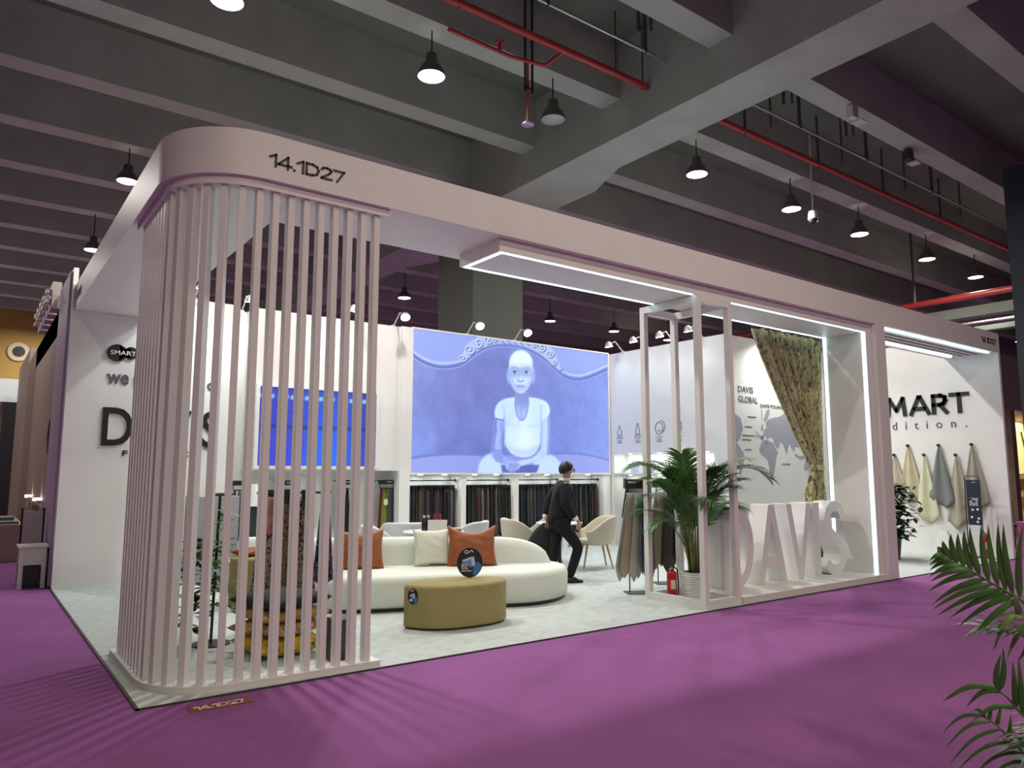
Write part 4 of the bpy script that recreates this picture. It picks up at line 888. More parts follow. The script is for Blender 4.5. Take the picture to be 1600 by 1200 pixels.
# clothing
jk = [(mp(-.01, 0, .76), (.20, .20)), (mp(.0, 0, .90), (.19, .18)), (mp(.02, 0, 1.06), (.185, .17)), (mp(.04, 0, 1.23), (.20, .19)), (mp(.065, 0, 1.345), (.135, .12)), (mp(.08, 0, 1.39), (.07, .07))]
je = [(0, 1), (1, 2), (2, 3), (3, 4), (4, 5)]
for s_ in 'RL':
    b = len(jk); q = J['wr'+s_]; e = J['el'+s_]
    jk += [(mp(J['sh'+s_][0], J['sh'+s_][1], 1.30), .10), (mp(*e), .078), (mp(q[0]*.9+e[0]*.1, q[1], q[2]*.92+e[2]*.08), .058)]
    je += [(3, b), (b, b+1), (b+1, b+2)]
suit = mat('black_suit', (.005, .005, .007), .9, bump=.1, bscale=40)
skinned('suit_jacket', suit, jk, je, man)
tr = [(mp(0, 0, .86), (.135, .125))]; te = []
for s_ in 'RL':
    b = len(tr); h, k, a_ = J['hip'+s_], J['kn'+s_], J['an'+s_]
    tr += [(mp(h[0], h[1], .80), .115), (mp((h[0]*.5+k[0]*.5), h[1], h[2]*.5+k[2]*.5), .092), (mp(*k), .08), (mp((a_[0]+k[0])/2, a_[1], (a_[2]+k[2])/2), .068), (mp(a_[0], a_[1], .075), .062)]
    te += [(0, b), (b, b+1), (b+1, b+2), (b+2, b+3), (b+3, b+4)]
skinned('trousers', suit, tr, te, man)
MB().lathe([(.062, 1.375), (.064, 1.40), (.060, 1.425)], mp(.088, 0, 0), 18, cap=False).build('shirt_collar', mat('shirt_white', (.8, .8, .82), .7), man, smooth=180, solid=.006)
for s_ in 'RL':
    q = J['wr'+s_]; e = Vector(mp(*J['el'+s_])); w_ = Vector(mp(*q)); d = (w_-e).normalized()
    MB().tube([w_-d*.035, w_+d*.012], .036, 12).build('shirt_cuff', MATS['shirt_white'], man)
    a_ = J['an'+s_]; f0 = a_[0]
    skinned('shoe', mat('shoe_black', (.008, .008, .009), .25), [(mp(f0-.05, a_[1], .055), .05), (mp(f0+.03, a_[1], .065), .055), (mp(f0+.13, a_[1], .032), (.038, .03)), (mp(f0+.20, a_[1], .026), (.024, .022))], [(0, 1), (1, 2), (2, 3)], man, sub=2, root=1)
ct = thing('coat', 'black coat hanging from the left hand of the walking man', 'coat', mp(-.16, .22, .80))
P = []
for i in range(25):
    a = 2*PI*i/24
    P.append([mp(-.16+r*math.cos(a)*1.0-(.13*k/9), .22+r*.55*math.sin(a)+.02*math.sin(3*a)*k/9, z+.03*math.sin(2*a)*(k > 6)) for k, (r, z) in enumerate(((.03, .80), (.07, .765), (.13, .70), (.17, .62), (.2, .54), (.22, .46), (.22, .38), (.2, .30), (.15, .245), (.05, .24)))])
MB().grid(P).build('coat_cloth', blackm, ct, smooth=180, subd=1)

# ================================================================ icon wall fittings
for i, (y, z0, h_, w_, c_, lab) in enumerate(((5.50, 1.50, .25, .21, '9aa4b4', 'pale grey board, left one on the lit shelf'), (5.10, 1.50, .26, .23, '8d93ac', 'pale grey board, middle one on the lit shelf'), (4.40, 1.50, .28, .20, '3aa0b0', 'turquoise picture card on the lit shelf behind the frame'), (4.2, 1.5, .26, .16, '6fae7c', 'green picture card on the lit shelf behind the palm'))):
    t = thing('display_board', lab, 'board', (10.2, y, z0))
    MB().obox((10.22, y, z0+h_/2), (.006, 0, -.0), (0, w_/2, 0), (.03, 0, h_/2)).build('board', mat('board_'+c_, c_, .5), t)
t = thing('wall_shelf_lights', 'row of small downlights in the icon wall recess', 'downlight', (10.2, 4.6, 1.9))
for y in (3.6, 4.2, 4.8, 5.2, 5.6):
    for z in (1.895, 1.455):
        MB().lathe([(.035, 0), (.035, .005)], (10.18, y, z-.005), 10).build('downlight', bulbc, t)
for z, e in ((1.885, 7), (1.445, 4.5)): lamp('shelf_light', 'AREA', (10.18, 4.7, z), e, (.95, 1, .88), parent=t, size=.2, sy=2.2)
t = thing('hanging_rail', 'black rail in the icon wall recess with angled cloths', 'rail', (10.15, 4.7, 1.36))
MB().tube([(10.12, 5.72, 1.36), (10.12, 3.4, 1.36)], .013, 8).tube([(10.12, 5.73, 1.36), (10.12, 5.69, 1.36)], .03, 8).build('rail', black, t)
for i, (y, c) in enumerate(((5.62, '24262b'), (5.52, '55574f'), (5.42, '5f6158'), (5.32, '6c6c64'), (5.22, '75706a'), (5.1, '4a4c4f'))):
    o = cloth_piece('fabric_swatch', lt(c, c), ['charcoal', 'olive grey', 'mid grey', 'grey', 'warm grey', 'slate'][i]+' cloth, %s from the left on the icon wall rail' % ORD[i], 'fabric sample', (10.12, y, 1.34), .05, .16, .82, axis=(.8, -.6, 0), folds=1, point=.1, depth=.02, seed=i); o.rotation_euler = (0, .12, 0)
for i, y in enumerate((4.3, 4.2, 4.1, 4.0, 3.9, 3.8)):
    cloth_piece('fabric_swatch', lt('6e6a5a', '4c4a3e'), 'olive cloth, %s of those behind the palm on the icon wall rail' % ORD[i], 'fabric sample', (10.12, y, 1.34), .05, .14, .75, axis=(.8, -.6, 0), folds=1, depth=.02, seed=i)
# freestanding swatch rack left of the frame
def floor_rack(x, y, z, cols, label, short, ang=-.52):
    ux = Vector((math.cos(ang), math.sin(ang), 0)); uy = Vector((-ux.y, ux.x, 0))
    t = thing('floor_rack', label, 'swatch rack', (x, y, .012))
    hd = MB().obox((x, y, z+.06), ux*.16, uy*.05, (0, 0, .06)).build('header', black, t, bevel=.004)
    text('SMART', 'header_text', MATS['white_print'], hd, Vector((x, y, z+.07))-ux*.13-uy*.052, ux=ux, uy=(0, 0, 1), w=.11, h=.028, bold=.01, depth=.002)
    for s_ in (-1, 1): MB().tube([Vector((x, y, .02))+ux*s_*.11, Vector((x, y, z))+ux*s_*.11], .008, 8).build('leg', black, t)
    MB().obox((x, y, .018), ux*.16, uy*.12, (0, 0, .006)).build('foot', char, t)
    MB().tube([Vector((x, y, z-.06))-ux*.15-uy*.06, Vector((x, y, z-.06))+ux*.15-uy*.06], .010, 8).build('rail', steel, t)
    n = len(cols)
    for i, (c, nm) in enumerate(cols):
        f = i/(n-1)*2-1; p = Vector((x, y, z-.07))+ux*(f*.13)-uy*(.075+.01*(i % 2))
        o = cloth_piece('fabric_swatch', lt(c, c), nm+', '+short, 'fabric sample', p, .045, .17, 1.0-.04*(i % 3), axis=ux*.8+uy*.5, folds=1, point=.14, depth=.025, seed=i)
        o.rotation_euler = (0, -f*.10+.07, 0)
floor_rack(5.86, 1.28, 1.30, [('b2b2a8', 'palest grey cloth'), ('a89a8a', 'taupe cloth'), ('9d968b', 'warm grey cloth'), ('adada4', 'silver grey cloth'), ('959590', 'dusty grey cloth'), ('6c7582', 'slate blue cloth'), ('565f6e', 'dark slate cloth'), ('343842', 'near black cloth')], 'black headed floor rack of grey cloths left of the display frame', 'on the floor rack left of the frame')
floor_rack(6.75, 1.62, 1.30, [('8a8477', 'pale olive cloth'), ('776f5b', 'olive brown cloth'), ('5f5646', 'dark olive cloth'), ('332e29', 'dark brown cloth'), ('3d3a33', 'brown grey cloth'), ('2a2726', 'black brown cloth')], 'black headed floor rack of brown cloths behind the palm', 'on the floor rack behind the palm')

# ================================================================ palm, extinguisher
def frond(name, base, az_, el, L, droop, leaf, parent, m, seed=0, n=26, wide=.02, stem_part=.35):
    """an arching leaf: a thin rachis with paired, drooping leaflets"""
    r = random.Random(seed); base = Vector(base); mb = MB(); pts = []; d = Vector((math.cos(az_)*math.cos(el), math.sin(az_)*math.cos(el), math.sin(el))); p = base.copy(); k = 22
    for i in range(k+1):
        pts.append(p.copy()); p = p+d*(L/k); d = (d+Vector((0, 0, -droop/k*(.4+1.6*i/k)))).normalized()
    mb.tube(pts, [.007*(1-.8*i/k)+.0012 for i in range(k+1)], 5)
    for i in range(n):
        f = stem_part+(1-stem_part)*(i+.5)/n; q = f*k; a = int(q); c = pts[a].lerp(pts[min(a+1, k)], q-a); tg = (pts[min(a+1, k)]-pts[max(a-1, 0)]).normalized()
        side = tg.cross(Vector((0, 0, 1))); side = side.normalized() if side.length > .05 else Vector((-math.sin(az_), math.cos(az_), 0)); upv = side.cross(tg)
        ll = leaf*(.55+.45*math.sin(PI*min(1, (f-stem_part)/(1-stem_part)*.85+.12)))*r.uniform(.88, 1.1)
        for sg in (-1, 1):
            dr = (side*sg*r.uniform(.72, .9)+tg*(.55+.5*f)+upv*.28).normalized(); x = c.copy(); L4 = []; 
            for j in range(5):
                L4.append((x.copy(), dr.copy())); x = x+dr*ll/4; dr = (dr+Vector((0, 0, -.20-.1*r.random()))).normalized()
            ws = (.35, 1, .9, .55, .03); vs = []
            for (pp, dd), wk in zip(L4, ws):
                wv = dd.cross(upv); wv = (wv.normalized() if wv.length > .01 else tg)*wide*wk/2; vs += [pp-wv, pp+upv*.002*wk*2, pp+wv]
            fs = []
            for j in range(4): fs += [(j*3, j*3+1, j*3+4, j*3+3), (j*3+1, j*3+2, j*3+5, j*3+4)]
            mb.add(vs, fs)
    return mb.build(name, m, parent, smooth=180)
leafp = mat('lit_palm_leaf', (.10, .24, .04), .45, var=.4, scale=5)
pc = (5.99, .50)
pp = thing('potted_palm', 'bushy green palm in a ribbed white pot inside the display frame', 'plant', (*pc, .012))
prof = [(.115, .012)]
for i in range(11): z = .03+i*.027; r_ = .118+.028*i/10; prof += [(r_+.006, z), (r_-.002, z+.013)]
prof += [(.152, .335), (.152, .345), (.135, .345), (.13, .30)]
MB().lathe(prof, (*pc, 0), 32).build('pot', mat('pot_white', (.72, .73, .73), .4), pp, smooth=50)
MB().lathe([(.132, .30), (.0005, .31)], (*pc, 0), 20).build('soil', mat('soil', (.03, .02, .012), .95), pp)
rnd = random.Random(11); stm = MB()
spec = []
for i in range(25):
    az_ = i*2.4; sp = rnd.uniform(.02, .08); zt = rnd.uniform(.6, 1.15)
    b = Vector((pc[0]+math.cos(az_)*sp, pc[1]+math.sin(az_)*sp, .30)); tp = Vector((pc[0]+math.cos(az_)*(sp+.05+.05*rnd.random()), pc[1]+math.sin(az_)*(sp+.05), zt))
    stm.tube([b, b.lerp(tp, .5)+Vector((0, 0, .02)), tp], [.012, .010, .008], 6); spec.append((tp, az_))
stm.build('stems', stemg, pp, smooth=180)
for i, (tp, az_) in enumerate(spec):
    frond('frond', tp, az_+rnd.uniform(-.4, .4), rnd.uniform(.9, 1.4), rnd.uniform(.55, .8), rnd.uniform(.9, 1.8), rnd.uniform(.26, .36), pp, (leafg, leafp, leafg, leafd)[i % 4], seed=i, n=27, wide=.018, stem_part=.25)
frond('frond', (6.03, .46, 1.05), -.55, 1.05, 1.15, 2.0, .30, pp, leafd, seed=50, n=36, wide=.024)
frond('frond', (5.93, .52, 1.05), 2.55, 1.15, .98, 1.9, .30, pp, leafg, seed=51, n=36, wide=.024)
frond('frond', (6.05, .48, .85), -.45, .9, .72, 1.6, .26, pp, leafg, seed=52, n=22, wide=.018)
frond('frond', (5.92, .48, .75), 2.9, .8, .62, 1.6, .24, pp, leafg, seed=53, n=22, wide=.018)
def extinguisher(x, y, z, label, r=.058, h=.30):
    t = thing('fire_extinguisher', label, 'fire extinguisher', (x, y, z))
    cy_ = MB().lathe([(r*.95, 0), (r, .01), (r, h), (r*.9, h+.025), (r*.45, h+.05), (r*.3, h+.055)], (x, y, z), 24).build('cylinder', mat('extinguisher_red', (.42, .008, .012), .3), t, smooth=50)
    MB().lathe([(.02, h+.055), (.02, h+.085)], (x, y, z), 12).build('neck', steel, t)
    B(((x-.05, y-.008, z+h+.075), (x+.035, y+.008, z+h+.085)), ((x-.055, y-.007, z+h+.10), (x+.03, y+.007, z+h+.108))).build('handle', black, t)
    MB().tube([(x+.03, y-.01, z+h+.08), (x+.075, y-.02, z+h+.05), (x+.085, y-.025, z+h*.6), (x+.08, y-.025, z+.06)], .009, 8).build('hose', black, t)
    a0 = -2.6
    MB().grid([[(x+(r+.001)*math.cos(a0+k*.12), y+(r+.001)*math.sin(a0+k*.12), z+zz) for k in range(9)] for zz in (h*.45, h*.8)]).build('label', mat('label_cream', (.6, .55, .45), .6), cy_, smooth=180)
extinguisher(5.80, .68, .012, 'red fire extinguisher beside the white palm pot')
# ================================================================ freestanding letters
let = mat('letter_white', (.74, .73, .72), .45)
def letter(ch, x0, x1, z0, z1, label, y=.46, dp=.27):
    t = thing('freestanding_letter', label, 'letter', ((x0+x1)/2, y, .088))
    w_, h_ = x1-x0, z1-z0; polys = []; q = .17 if ch != 'I' else 1
    if ch == 'A': polys = [[(0, 0), (.19, 0), (.5, .80), (.81, 0), (1, 0), (.60, 1), (.40, 1)], [(.235, .2), (.765, .2), (.70, .345), (.30, .345)]]
    elif ch == 'V': polys = [[(0, 1), (.40, 0), (.60, 0), (1, 1), (.81, 1), (.5, .2), (.19, 1)]]
    elif ch == 'I': polys = [[(0, 0), (1, 0), (1, 1), (0, 1)]]
    elif ch == 'D':
        o_ = [(.0, 0), (.45, 0)]+[(.45+.55*math.sin(a), .5-.5*math.cos(a)) for a in np.linspace(.15, PI-.15, 18)]+[(.45, 1), (0, 1)]
        i_ = [(.22, .12), (.44, .12)]+[(.44+.34*math.sin(a), .5-.38*math.cos(a)) for a in np.linspace(.15, PI-.15, 18)]+[(.44, .88), (.22, .88)]
        m = MB(); n = len(o_); f = lambda p, yy: (x0+p[0]*w_, yy, z0+p[1]*h_)
        m.v = [f(p, y) for p in o_]+[f(p, y) for p in i_]+[f(p, y+dp) for p in o_]+[f(p, y+dp) for p in i_]
        for k in range(n):
            j = (k+1) % n; m.f += [(k, j, n+j, n+k), (2*n+k, 3*n+k, 3*n+j, 2*n+j), (k, 2*n+k, 2*n+j, j), (n+k, n+j, 3*n+j, 3*n+k)]
        m.build('letter_body', let, t, smooth=35); return
    elif ch == 'S':
        cen = [(.9, .80), (.80, .90), (.62, .945), (.42, .935), (.24, .87), (.16, .75), (.22, .63), (.38, .55), (.58, .47), (.78, .39), (.87, .27), (.82, .145), (.66, .07), (.46, .055), (.26, .085), (.10, .17)]
        ins, out = [], []
        for k, p in enumerate(cen):
            a = np.array(cen[max(0, k-1)]); b = np.array(cen[min(len(cen)-1, k+1)]); d = (b-a)*np.array([w_, h_]); d /= np.hypot(*d); nn = np.array([-d[1]/w_, d[0]/h_])*.075
            ins.append(tuple(np.array(p)+nn)); out.append(tuple(np.array(p)-nn))
        m = MB(); n = len(cen); f = lambda p, yy: (x0+p[0]*w_, yy, z0+p[1]*h_)
        m.v = [f(p, y) for p in ins]+[f(p, y) for p in out]+[f(p, y+dp) for p in ins]+[f(p, y+dp) for p in out]
        for k in range(n-1): m.f += [(k, k+1, n+k+1, n+k), (2*n+k, 3*n+k, 3*n+k+1, 2*n+k+1), (k, 2*n+k, 2*n+k+1, k+1), (n+k, n+k+1, 3*n+k+1, 3*n+k)]
        m.f += [(0, n, 3*n, 2*n), (n-1, 3*n-1, 4*n-1, 2*n-1)]; m.build('letter_body', let, t, smooth=35); return
    m = MB()
    for i, p in enumerate(polys): m.prism([(x0+u*w_, z0+v*h_) for u, v in p], y+.001*i, y+dp-.001*i, f=lambda a, b, c: (a, c, b))
    m.build('letter_body', let, t)
letter('D', 6.50, 7.10, .089, 1.09, 'white freestanding letter D beside the palm frame')
letter('A', 7.19, 7.81, .089, 1.09, 'white freestanding letter A between D and V')
letter('V', 7.84, 8.42, .089, 1.09, 'white freestanding letter V between A and I')
letter('I', 8.46, 8.62, .089, 1.09, 'white freestanding letter I between V and S')
letter('S', 8.72, 9.28, .089, 1.09, 'white freestanding letter S beside the lit portal leg')
# ================================================================ curtain
cur = ramp_mat('leaf_curtain', [(.32, '5a5c40'), (.42, 'a09c72'), (.50, 'c8c29a'), (.56, '9c9a6c'), (.66, '5c5a40')], scale=7, stretch=(1, 1, .5), detail=5, dist=2.5)
ct = thing('curtain', 'green leaf patterned curtain tied back behind the portal', 'curtain', (9.2, .86, 3.5))
P = []; nu, nv = 120, 40
for j in range(nv+1):
    v = j/nv; z = 3.545-(3.545-.10)*v
    k = sstep(0, .57, np.array(v)).item() if v < .57 else 1; g_ = v/.57 if v < .57 else 1
    if v < .57: xl = 7.84+(9.16-7.84)*(g_**1.12); xr = 9.50-.06*g_
    else: b = (v-.57)/.43; bb = min(1, b*3.2); xl = 9.16-.18*bb-.02*b; xr = 9.44+.02*bb
    row_ = []
    for i in range(nu+1):
        u = i/nu; am = .065*(1-.45*g_) if v < .57 else .025+.03*min(1, (v-.57)*6)
        row_.append((xl+(xr-xl)*u, .86+am*math.sin(u*2*PI*8+.6*math.sin(3*v))+.012*math.sin(u*2*PI*19), z))
    P.append(row_)
MB().grid(P).build('drape', cur, ct, smooth=180, solid=.004)
MB().lathe([(.17, -.04), (.175, 0), (.17, .04)], (9.30, .86, 1.58), 24, sy=.35, cap=False).build('tieback', cur, ct, smooth=180, solid=.01)
MB().tube([(7.8, .86, 3.56), (9.55, .86, 3.56)], .013, 8).build('rod', black, ct); B(((9.50, .80, 3.50), (9.56, .84, 3.56))).build('rod_bracket', black, ct)
# ================================================================ right bay
hangs = [(1.948, 1.86, 'b9b39a', 'cream cloth on the low hook nearest the pillar', 1.05), (1.674, 2.038, 'c2ba9d', 'ivory cloth on the high hook nearest the pillar', 1.15), (1.38, 1.85, 'cfd0b2', 'widest pale cream cloth on a low hook in the middle', 1.32), (1.101, 2.028, '7b8080', 'dark grey cloth on a high hook, the darkest of the row', 1.20), (.812, 1.84, 'a8a592', 'grey beige cloth on the low hook right of the dark one', 1.38), (.528, 2.027, 'a19d90', 'stone grey cloth on the last hook behind the sample card', 1.30)]
for i, (y, z, c, lab, ln) in enumerate(hangs):
    t = thing('wall_hook', 'black round wall hook holding the '+lab.split(' cloth')[0]+' cloth', 'hook', (13.95, y, z))
    MB().lathe([(.028, 0), (.03, .02), (.028, .035)], (0, 0, 0), 14).build('knob', black, None).parent = t
    MB().lathe([(.012, -.05), (.012, .0)], (0, 0, 0), 10).build('peg', black, None).parent = t
    for c_ in t.children: c_.rotation_euler = (0, -PI/2, 0); c_.location = (-.05, 0, 0)
    o = cloth_piece('hanging_cloth', lt(c, c), lab, 'hanging cloth', (13.90, y, z-.02), .02, .46, ln-.12, axis=(0, -1, 0), folds=3, point=.16, depth=.035, seed=i+3)
    MB().tube([(13.90, y, z-.02), (13.90, y-.008, z-.07), (13.90, y, z-.09)], .006, 6).build('loop', MATS['cloth_'+c], None)
    l = bpy.data.objects[-1] if False else [q for q in C.objects if q.name.startswith('loop') and q.parent is None][-1]
    for v in l.data.vertices: v.co -= Vector((13.90, y, z-.02))
    l.parent = o
t = thing('sample_card_stand', 'navy sample card on a thin black wire stand before the right wall', 'sample card', (13.6, .42, .012))
MB().tube([(13.62, .60, .02), (13.62, .58, 1.42), (13.62, .55, 1.45), (13.62, .37, 1.45), (13.62, .35, 1.42), (13.62, .33, .02)], .009, 8).build('wire_frame', black, t)
MB().obox((13.62, .46, .018), (.14, 0, 0), (0, .17, 0), (0, 0, .006)).build('foot', black, t)
MB().obox((13.58, .43, .98), (.008, 0, 0), (0, .115, 0), (0, 0, .40)).build('card', mat('card_navy', (.016, .02, .05), .5), t)
cdp = mat('card_print', (.35, .38, .45), .5)
B(((13.566, .36, 1.02), (13.571, .50, 1.06)), ((13.566, .37, .92), (13.571, .40, 1.02)), ((13.566, .41, .92), (13.571, .47, .98)), ((13.566, .46, .92), (13.571, .50, 1.05)), ((13.566, .39, 1.33), (13.571, .45, 1.345))).build('print', cdp, t)
for y, z in ((.38, .86), (.46, .85), (.37, .70), (.48, .72), (.39, .64)): MB().lathe([(.02, 0), (.02, .006)], (0, 0, 0), 12).build('print', mat('white_print', (.8, .78, .76), .6), None)
dots = [q for q in C.objects if q.name.startswith('print') and q.parent is None]
for q, (y, z) in zip(dots, ((.38, .86), (.46, .85), (.37, .70), (.48, .72), (.39, .64))): q.parent = t; q.rotation_euler = (0, -PI/2, 0); q.location = Vector((13.571, y, z))-t.location
extinguisher(13.55, .30, .012, 'red fire extinguisher under the navy sample card', r=.07, h=.36)
t = thing('bushy_shrub', 'dark leafy shrub behind the pillar in the right bay', 'plant', (12.1, 1.22, .012))
MB().lathe([(.13, .012), (.17, .36), (.15, .36)], (12.1, 1.22, 0), 20).build('pot', mat('pot_dark', (.05, .05, .05), .5), t, smooth=40)
MB().tube([(12.1, 1.22, .3), (12.08, 1.23, .7), (12.12, 1.22, 1.1)], .02, 8).build('trunk', wood, t)
rnd = random.Random(8); leaves(MB(), (12.1, 1.22, .85), 900, .17, .17, .46, .14, rnd, .9).build('foliage', mat('shrub_leaf', (.012, .028, .010), .5, var=.5), t)
t = thing('floor_board', 'small white tapered floor board standing in the right bay', 'board', (13.5, .95, .012))
m = MB()
for sg in (-1, 1): m.prism([(-.16, .0), (.16, .0), (.12, .30), (.07, .44), (-.07, .44), (-.12, .30)], 0, .012, f=lambda u, v, z, sg=sg: (13.5+sg*(.14-.26*v)+z, .95-u, .012+v))
m.build('panel', mat('board_white', (.78, .79, .8), .5), t)
# ================================================================ booth lights
def clip_spot(x, y, z, aim, label, e, ang=95, warm=(1, 1, .96), out=(0, -1)):
    """wall-top spotlight: clip, arm reaching out over the booth, round head"""
    t = thing('arm_spotlight', label, 'spotlight', (x, y, z)); ox, oy = out; L = .42
    hp_ = Vector((x+ox*L, y+oy*L, z+.12)); d = (Vector(aim)-hp_).normalized()
    B(((x-.03, y-.03, z-.06), (x+.03, y+.03, z+.02))).build('clip', lamp_arm, t)
    MB().tube([(x, y, z), (x+ox*L*.55, y+oy*L*.55, z+.20), hp_], .012, 8).build('arm', lamp_arm, t)
    MB().tube([hp_-d*.06, hp_-d*.02, hp_+d*.05], [.03, .06, .085], 14).build('head', lamp_arm, t, smooth=40)
    MB().tube([hp_+d*.049, hp_+d*.054], .078, 14).build('lens', bulbc, t)
    lamp('spot', 'SPOT', hp_+d*.07, e, warm, aim=aim, parent=t, size=.06, ang=ang, blend=.8)
G = (.82, .99, 1)
for x, lab in ((6.35, 'bright spotlight on the picture top edge, left one'), (7.45, 'bright spotlight on the picture top edge, right one')):
    clip_spot(x, 6.02, 4.06, (x-1.0, 1.6, 0), lab, 140, 110, G)
clip_spot(4.84, 6.05, 4.04, (4.0, 2.5, 0), 'bright spotlight on the wall top just right of the slat screen', 120, 110, G)
clip_spot(2.35, 6.42, 4.04, (2.3, 6.4, 2.4), 'spotlight seen between the slats washing the wall', 32, 100, G)
clip_spot(3.9, 6.05, 4.04, (3.6, 6.0, 2.6), 'spotlight on the wall top over the blue screen', 30, 110, G)
clip_spot(1.55, 6.02, 4.04, (1.4, 6.0, 2.2), 'spotlight on top of the left lettered wall behind the slat screen', 85, 120, G)
for i, (y, lab) in enumerate(((5.6, 'arm spotlight on the icon wall beside the picture'), (4.9, 'arm spotlight on the icon wall left of the frame'), (4.2, 'arm spotlight on the icon wall seen inside the frame'), (3.5, 'arm spotlight on the icon wall at the corner with the map'))):
    clip_spot(10.02, y, 4.04, (10.0, y-.1, 2.0), lab, 9, 105, G, out=(-1, 0))
clip_spot(11.3, 3.0, 4.04, (11.2, 3.0, 1.2), 'arm spotlight on the map wall above the curtain', 210, 140, (.97, 1, .92))
clip_spot(12.7, 3.0, 4.04, (12.9, 2.0, 0), 'arm spotlight on the map wall inside the right bay', 75, 120, (.95, .98, 1))
for x in (4.2, 7.6): pass
# ================================================================ neighbouring stands
nb = mat('taupe_wall', (.30, .24, .19), .6, var=.05, scale=1)
shade_lav = mat('lavender_shade_bounce', (.46, .40, .52), .6)  # wall shade and purple carpet bounce put into the colour
props(B(((-.026, 6.25, .012), (-.001, 7.6, H+.22))).build('painted_shade_panel', shade_lav), 'lavender sheet painting shade and purple carpet bounce on the left booth wall side', 'panel')
t = thing('neighbour_stand', 'taupe walled exhibition stand along the aisle at far left', 'stand', (.5, 13, 0))
B(((0, 7.7, 0), (.1, 12.2, 4.0)), ((.0, 12.2, 0), (1.5, 12.35, 4.0)), ((-.1, 12.6, 0), (.05, 16.5, 4.05)), ((0, 7.7, 3.6), (1.5, 16.5, 4.0))).build('wall', nb, t)
letm = mat('sign_pale', (.55, .5, .47), .5)
for i in range(5): B(((-.12, 7.75+i*.55, 4.0), (.0, 8.15+i*.55, 4.42)), ((-.2, 7.85+i*.55, 4.1), (-.12, 8.05+i*.55, 4.16)), ((-.2, 7.85+i*.55, 4.25), (-.12, 8.05+i*.55, 4.31))).build('roof_letter', letm, t)
rr = ring2([(.25*math.cos(a), .25*math.sin(a)) for a in np.linspace(0, 2*PI, 20)], .03); r3 = ring2([(-.2, .1), (.2, .15)], .03); r4 = ring2([(-.2, -.1), (.1, -.25)], .03); r5 = ring2([(-.1, .2), (-.12, 0), (-.02, -.25)], .03)
for q in (rr, r3, r4, r5): MB().add([(-.001-.01*z, 7.95-x, 2.05+y) for x, y, z in q.v], q.f).build('round_logo', mat('logo_dark', (.05, .035, .02), .6), t)
for y in (8.6, 10.6): MB().lathe([(.05, 0), (.05, .04)], (-.06, y, 1.05), 12).build('wall_lamp', bulb, t)
MB().tube([(-.05, 8.0, 1.05), (-.05, 11.2, 1.05)], .02, 6).build('lamp_bar', nb, t)
t = thing('display_counter', 'low taupe display counters along the aisle at far left', 'counter', (-.2, 11, 0))
B(((-.6, 9.8, 0), (-.14, 12.4, .62))).build('body', mat('counter_taupe', (.42, .34, .28), .6), t, bevel=.01)
for q in (((-.5, 9.9, .62), (-.2, 10.3, .66)), ((-.5, 10.6, .62), (-.25, 11.0, .70)), ((-.45, 11.4, .62), (-.2, 11.7, .68))): B(q).build('tray', bell, t)
t = thing('black_stand', 'black framed stand with a lit white panel at the far left aisle end', 'stand', (-.2, 20, 0))
B(((-.35, 17.6, 0), (-.05, 21.5, 3.3))).build('frame', black, t)
B(((-.9, 22, 0), (-.6, 29.5, 3.0))).build('panel', mat('greenish_wall', (.45, .55, .45), .5, emit=.35, ecol=(.7, .9, .7)), t)
B(((-1.1, 17.6, 3.3), (-.05, 27, 3.9))).build('lintel', mat('lit_lintel', (.7, .8, .8), .5), t)
t = thing('aisle_display_stand', 'white stand with open dark base at the left corner of the booth', 'display stand', (-.2, 6.3, 0))
B(((-.36, 6.2, .30), (-.06, 6.62, .52)), ((-.36, 6.2, 0), (-.31, 6.25, .30)), ((-.11, 6.2, 0), (-.06, 6.25, .30)), ((-.36, 6.57, 0), (-.31, 6.62, .30)), ((-.11, 6.57, 0), (-.06, 6.62, .30)), ((-.38, 6.18, .52), (-.04, 6.64, .545))).build('body', mat('stand_white', (.5, .48, .46), .6), t)
B(((-.30, 6.28, .0), (-.12, 6.56, .28))).build('inner_box', black, t)
t = thing('folded_trolley', 'folded trolley leaning behind the white aisle stand', 'trolley', (-.12, 7.0, 0))
B(((-.3, 7.0, .1), (-.08, 7.04, .95))).build('board', mat('stand_white', (.5, .48, .46), .6), t); MB().tube([(-.32, 6.98, .02), (-.32, 7.02, 1.0), (-.06, 7.02, 1.0), (-.06, 6.98, .02)], .012, 8).build('frame', black, t)
# right neighbour
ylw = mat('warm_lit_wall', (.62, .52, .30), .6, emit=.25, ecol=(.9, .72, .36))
t = thing('neighbour_stand', 'warm yellow lit stand with shelves beyond the right booth end', 'stand', (19, 2, 0))
B(((18.4, 3.0, 0), (28, 3.2, 3.3)), ).build('wall', ylw, t)
B(((17.5, 1.6, 3.0), (28, 3.2, 4.3))).build('fascia', mat('grey_fascia', (.32, .27, .26), .6), t)
B(((18.9, 1.6, 0), (19.15, 1.85, 3.0))).build('post', mat('brown_post', (.16, .11, .06), .5), t)
text('W', 'wall_letter', mat('logo_dark', (.05, .035, .02), .6), t, (23.5, 2.99, 2.2), w=.8, h=.5, depth=.02)
for z in (.5, 1.0, 1.45): B(((19.4, 2.55, z), (27, 3.0, z+.04))).build('shelf', wood, t)
lamp('stand_light', 'AREA', (23, 2.2, 2.95), 110, (1, .8, .45), parent=t, size=2)
for i, (x, z, c, lab) in enumerate(((22.5, 1.04, 'a08a5a', 'tan box on the far right stand shelf, left one'), (23.1, 1.04, '3a2c1c', 'dark box on the far right stand shelf, right one'), (22.9, .54, 'd8c060', 'yellow box on the low shelf of the right stand'))):
    props(B(((x, 2.62, z), (x+.35, 2.95, z+.3))).build('shelf_box', mat('box_'+c, c, .6), bevel=.01), lab, 'box')
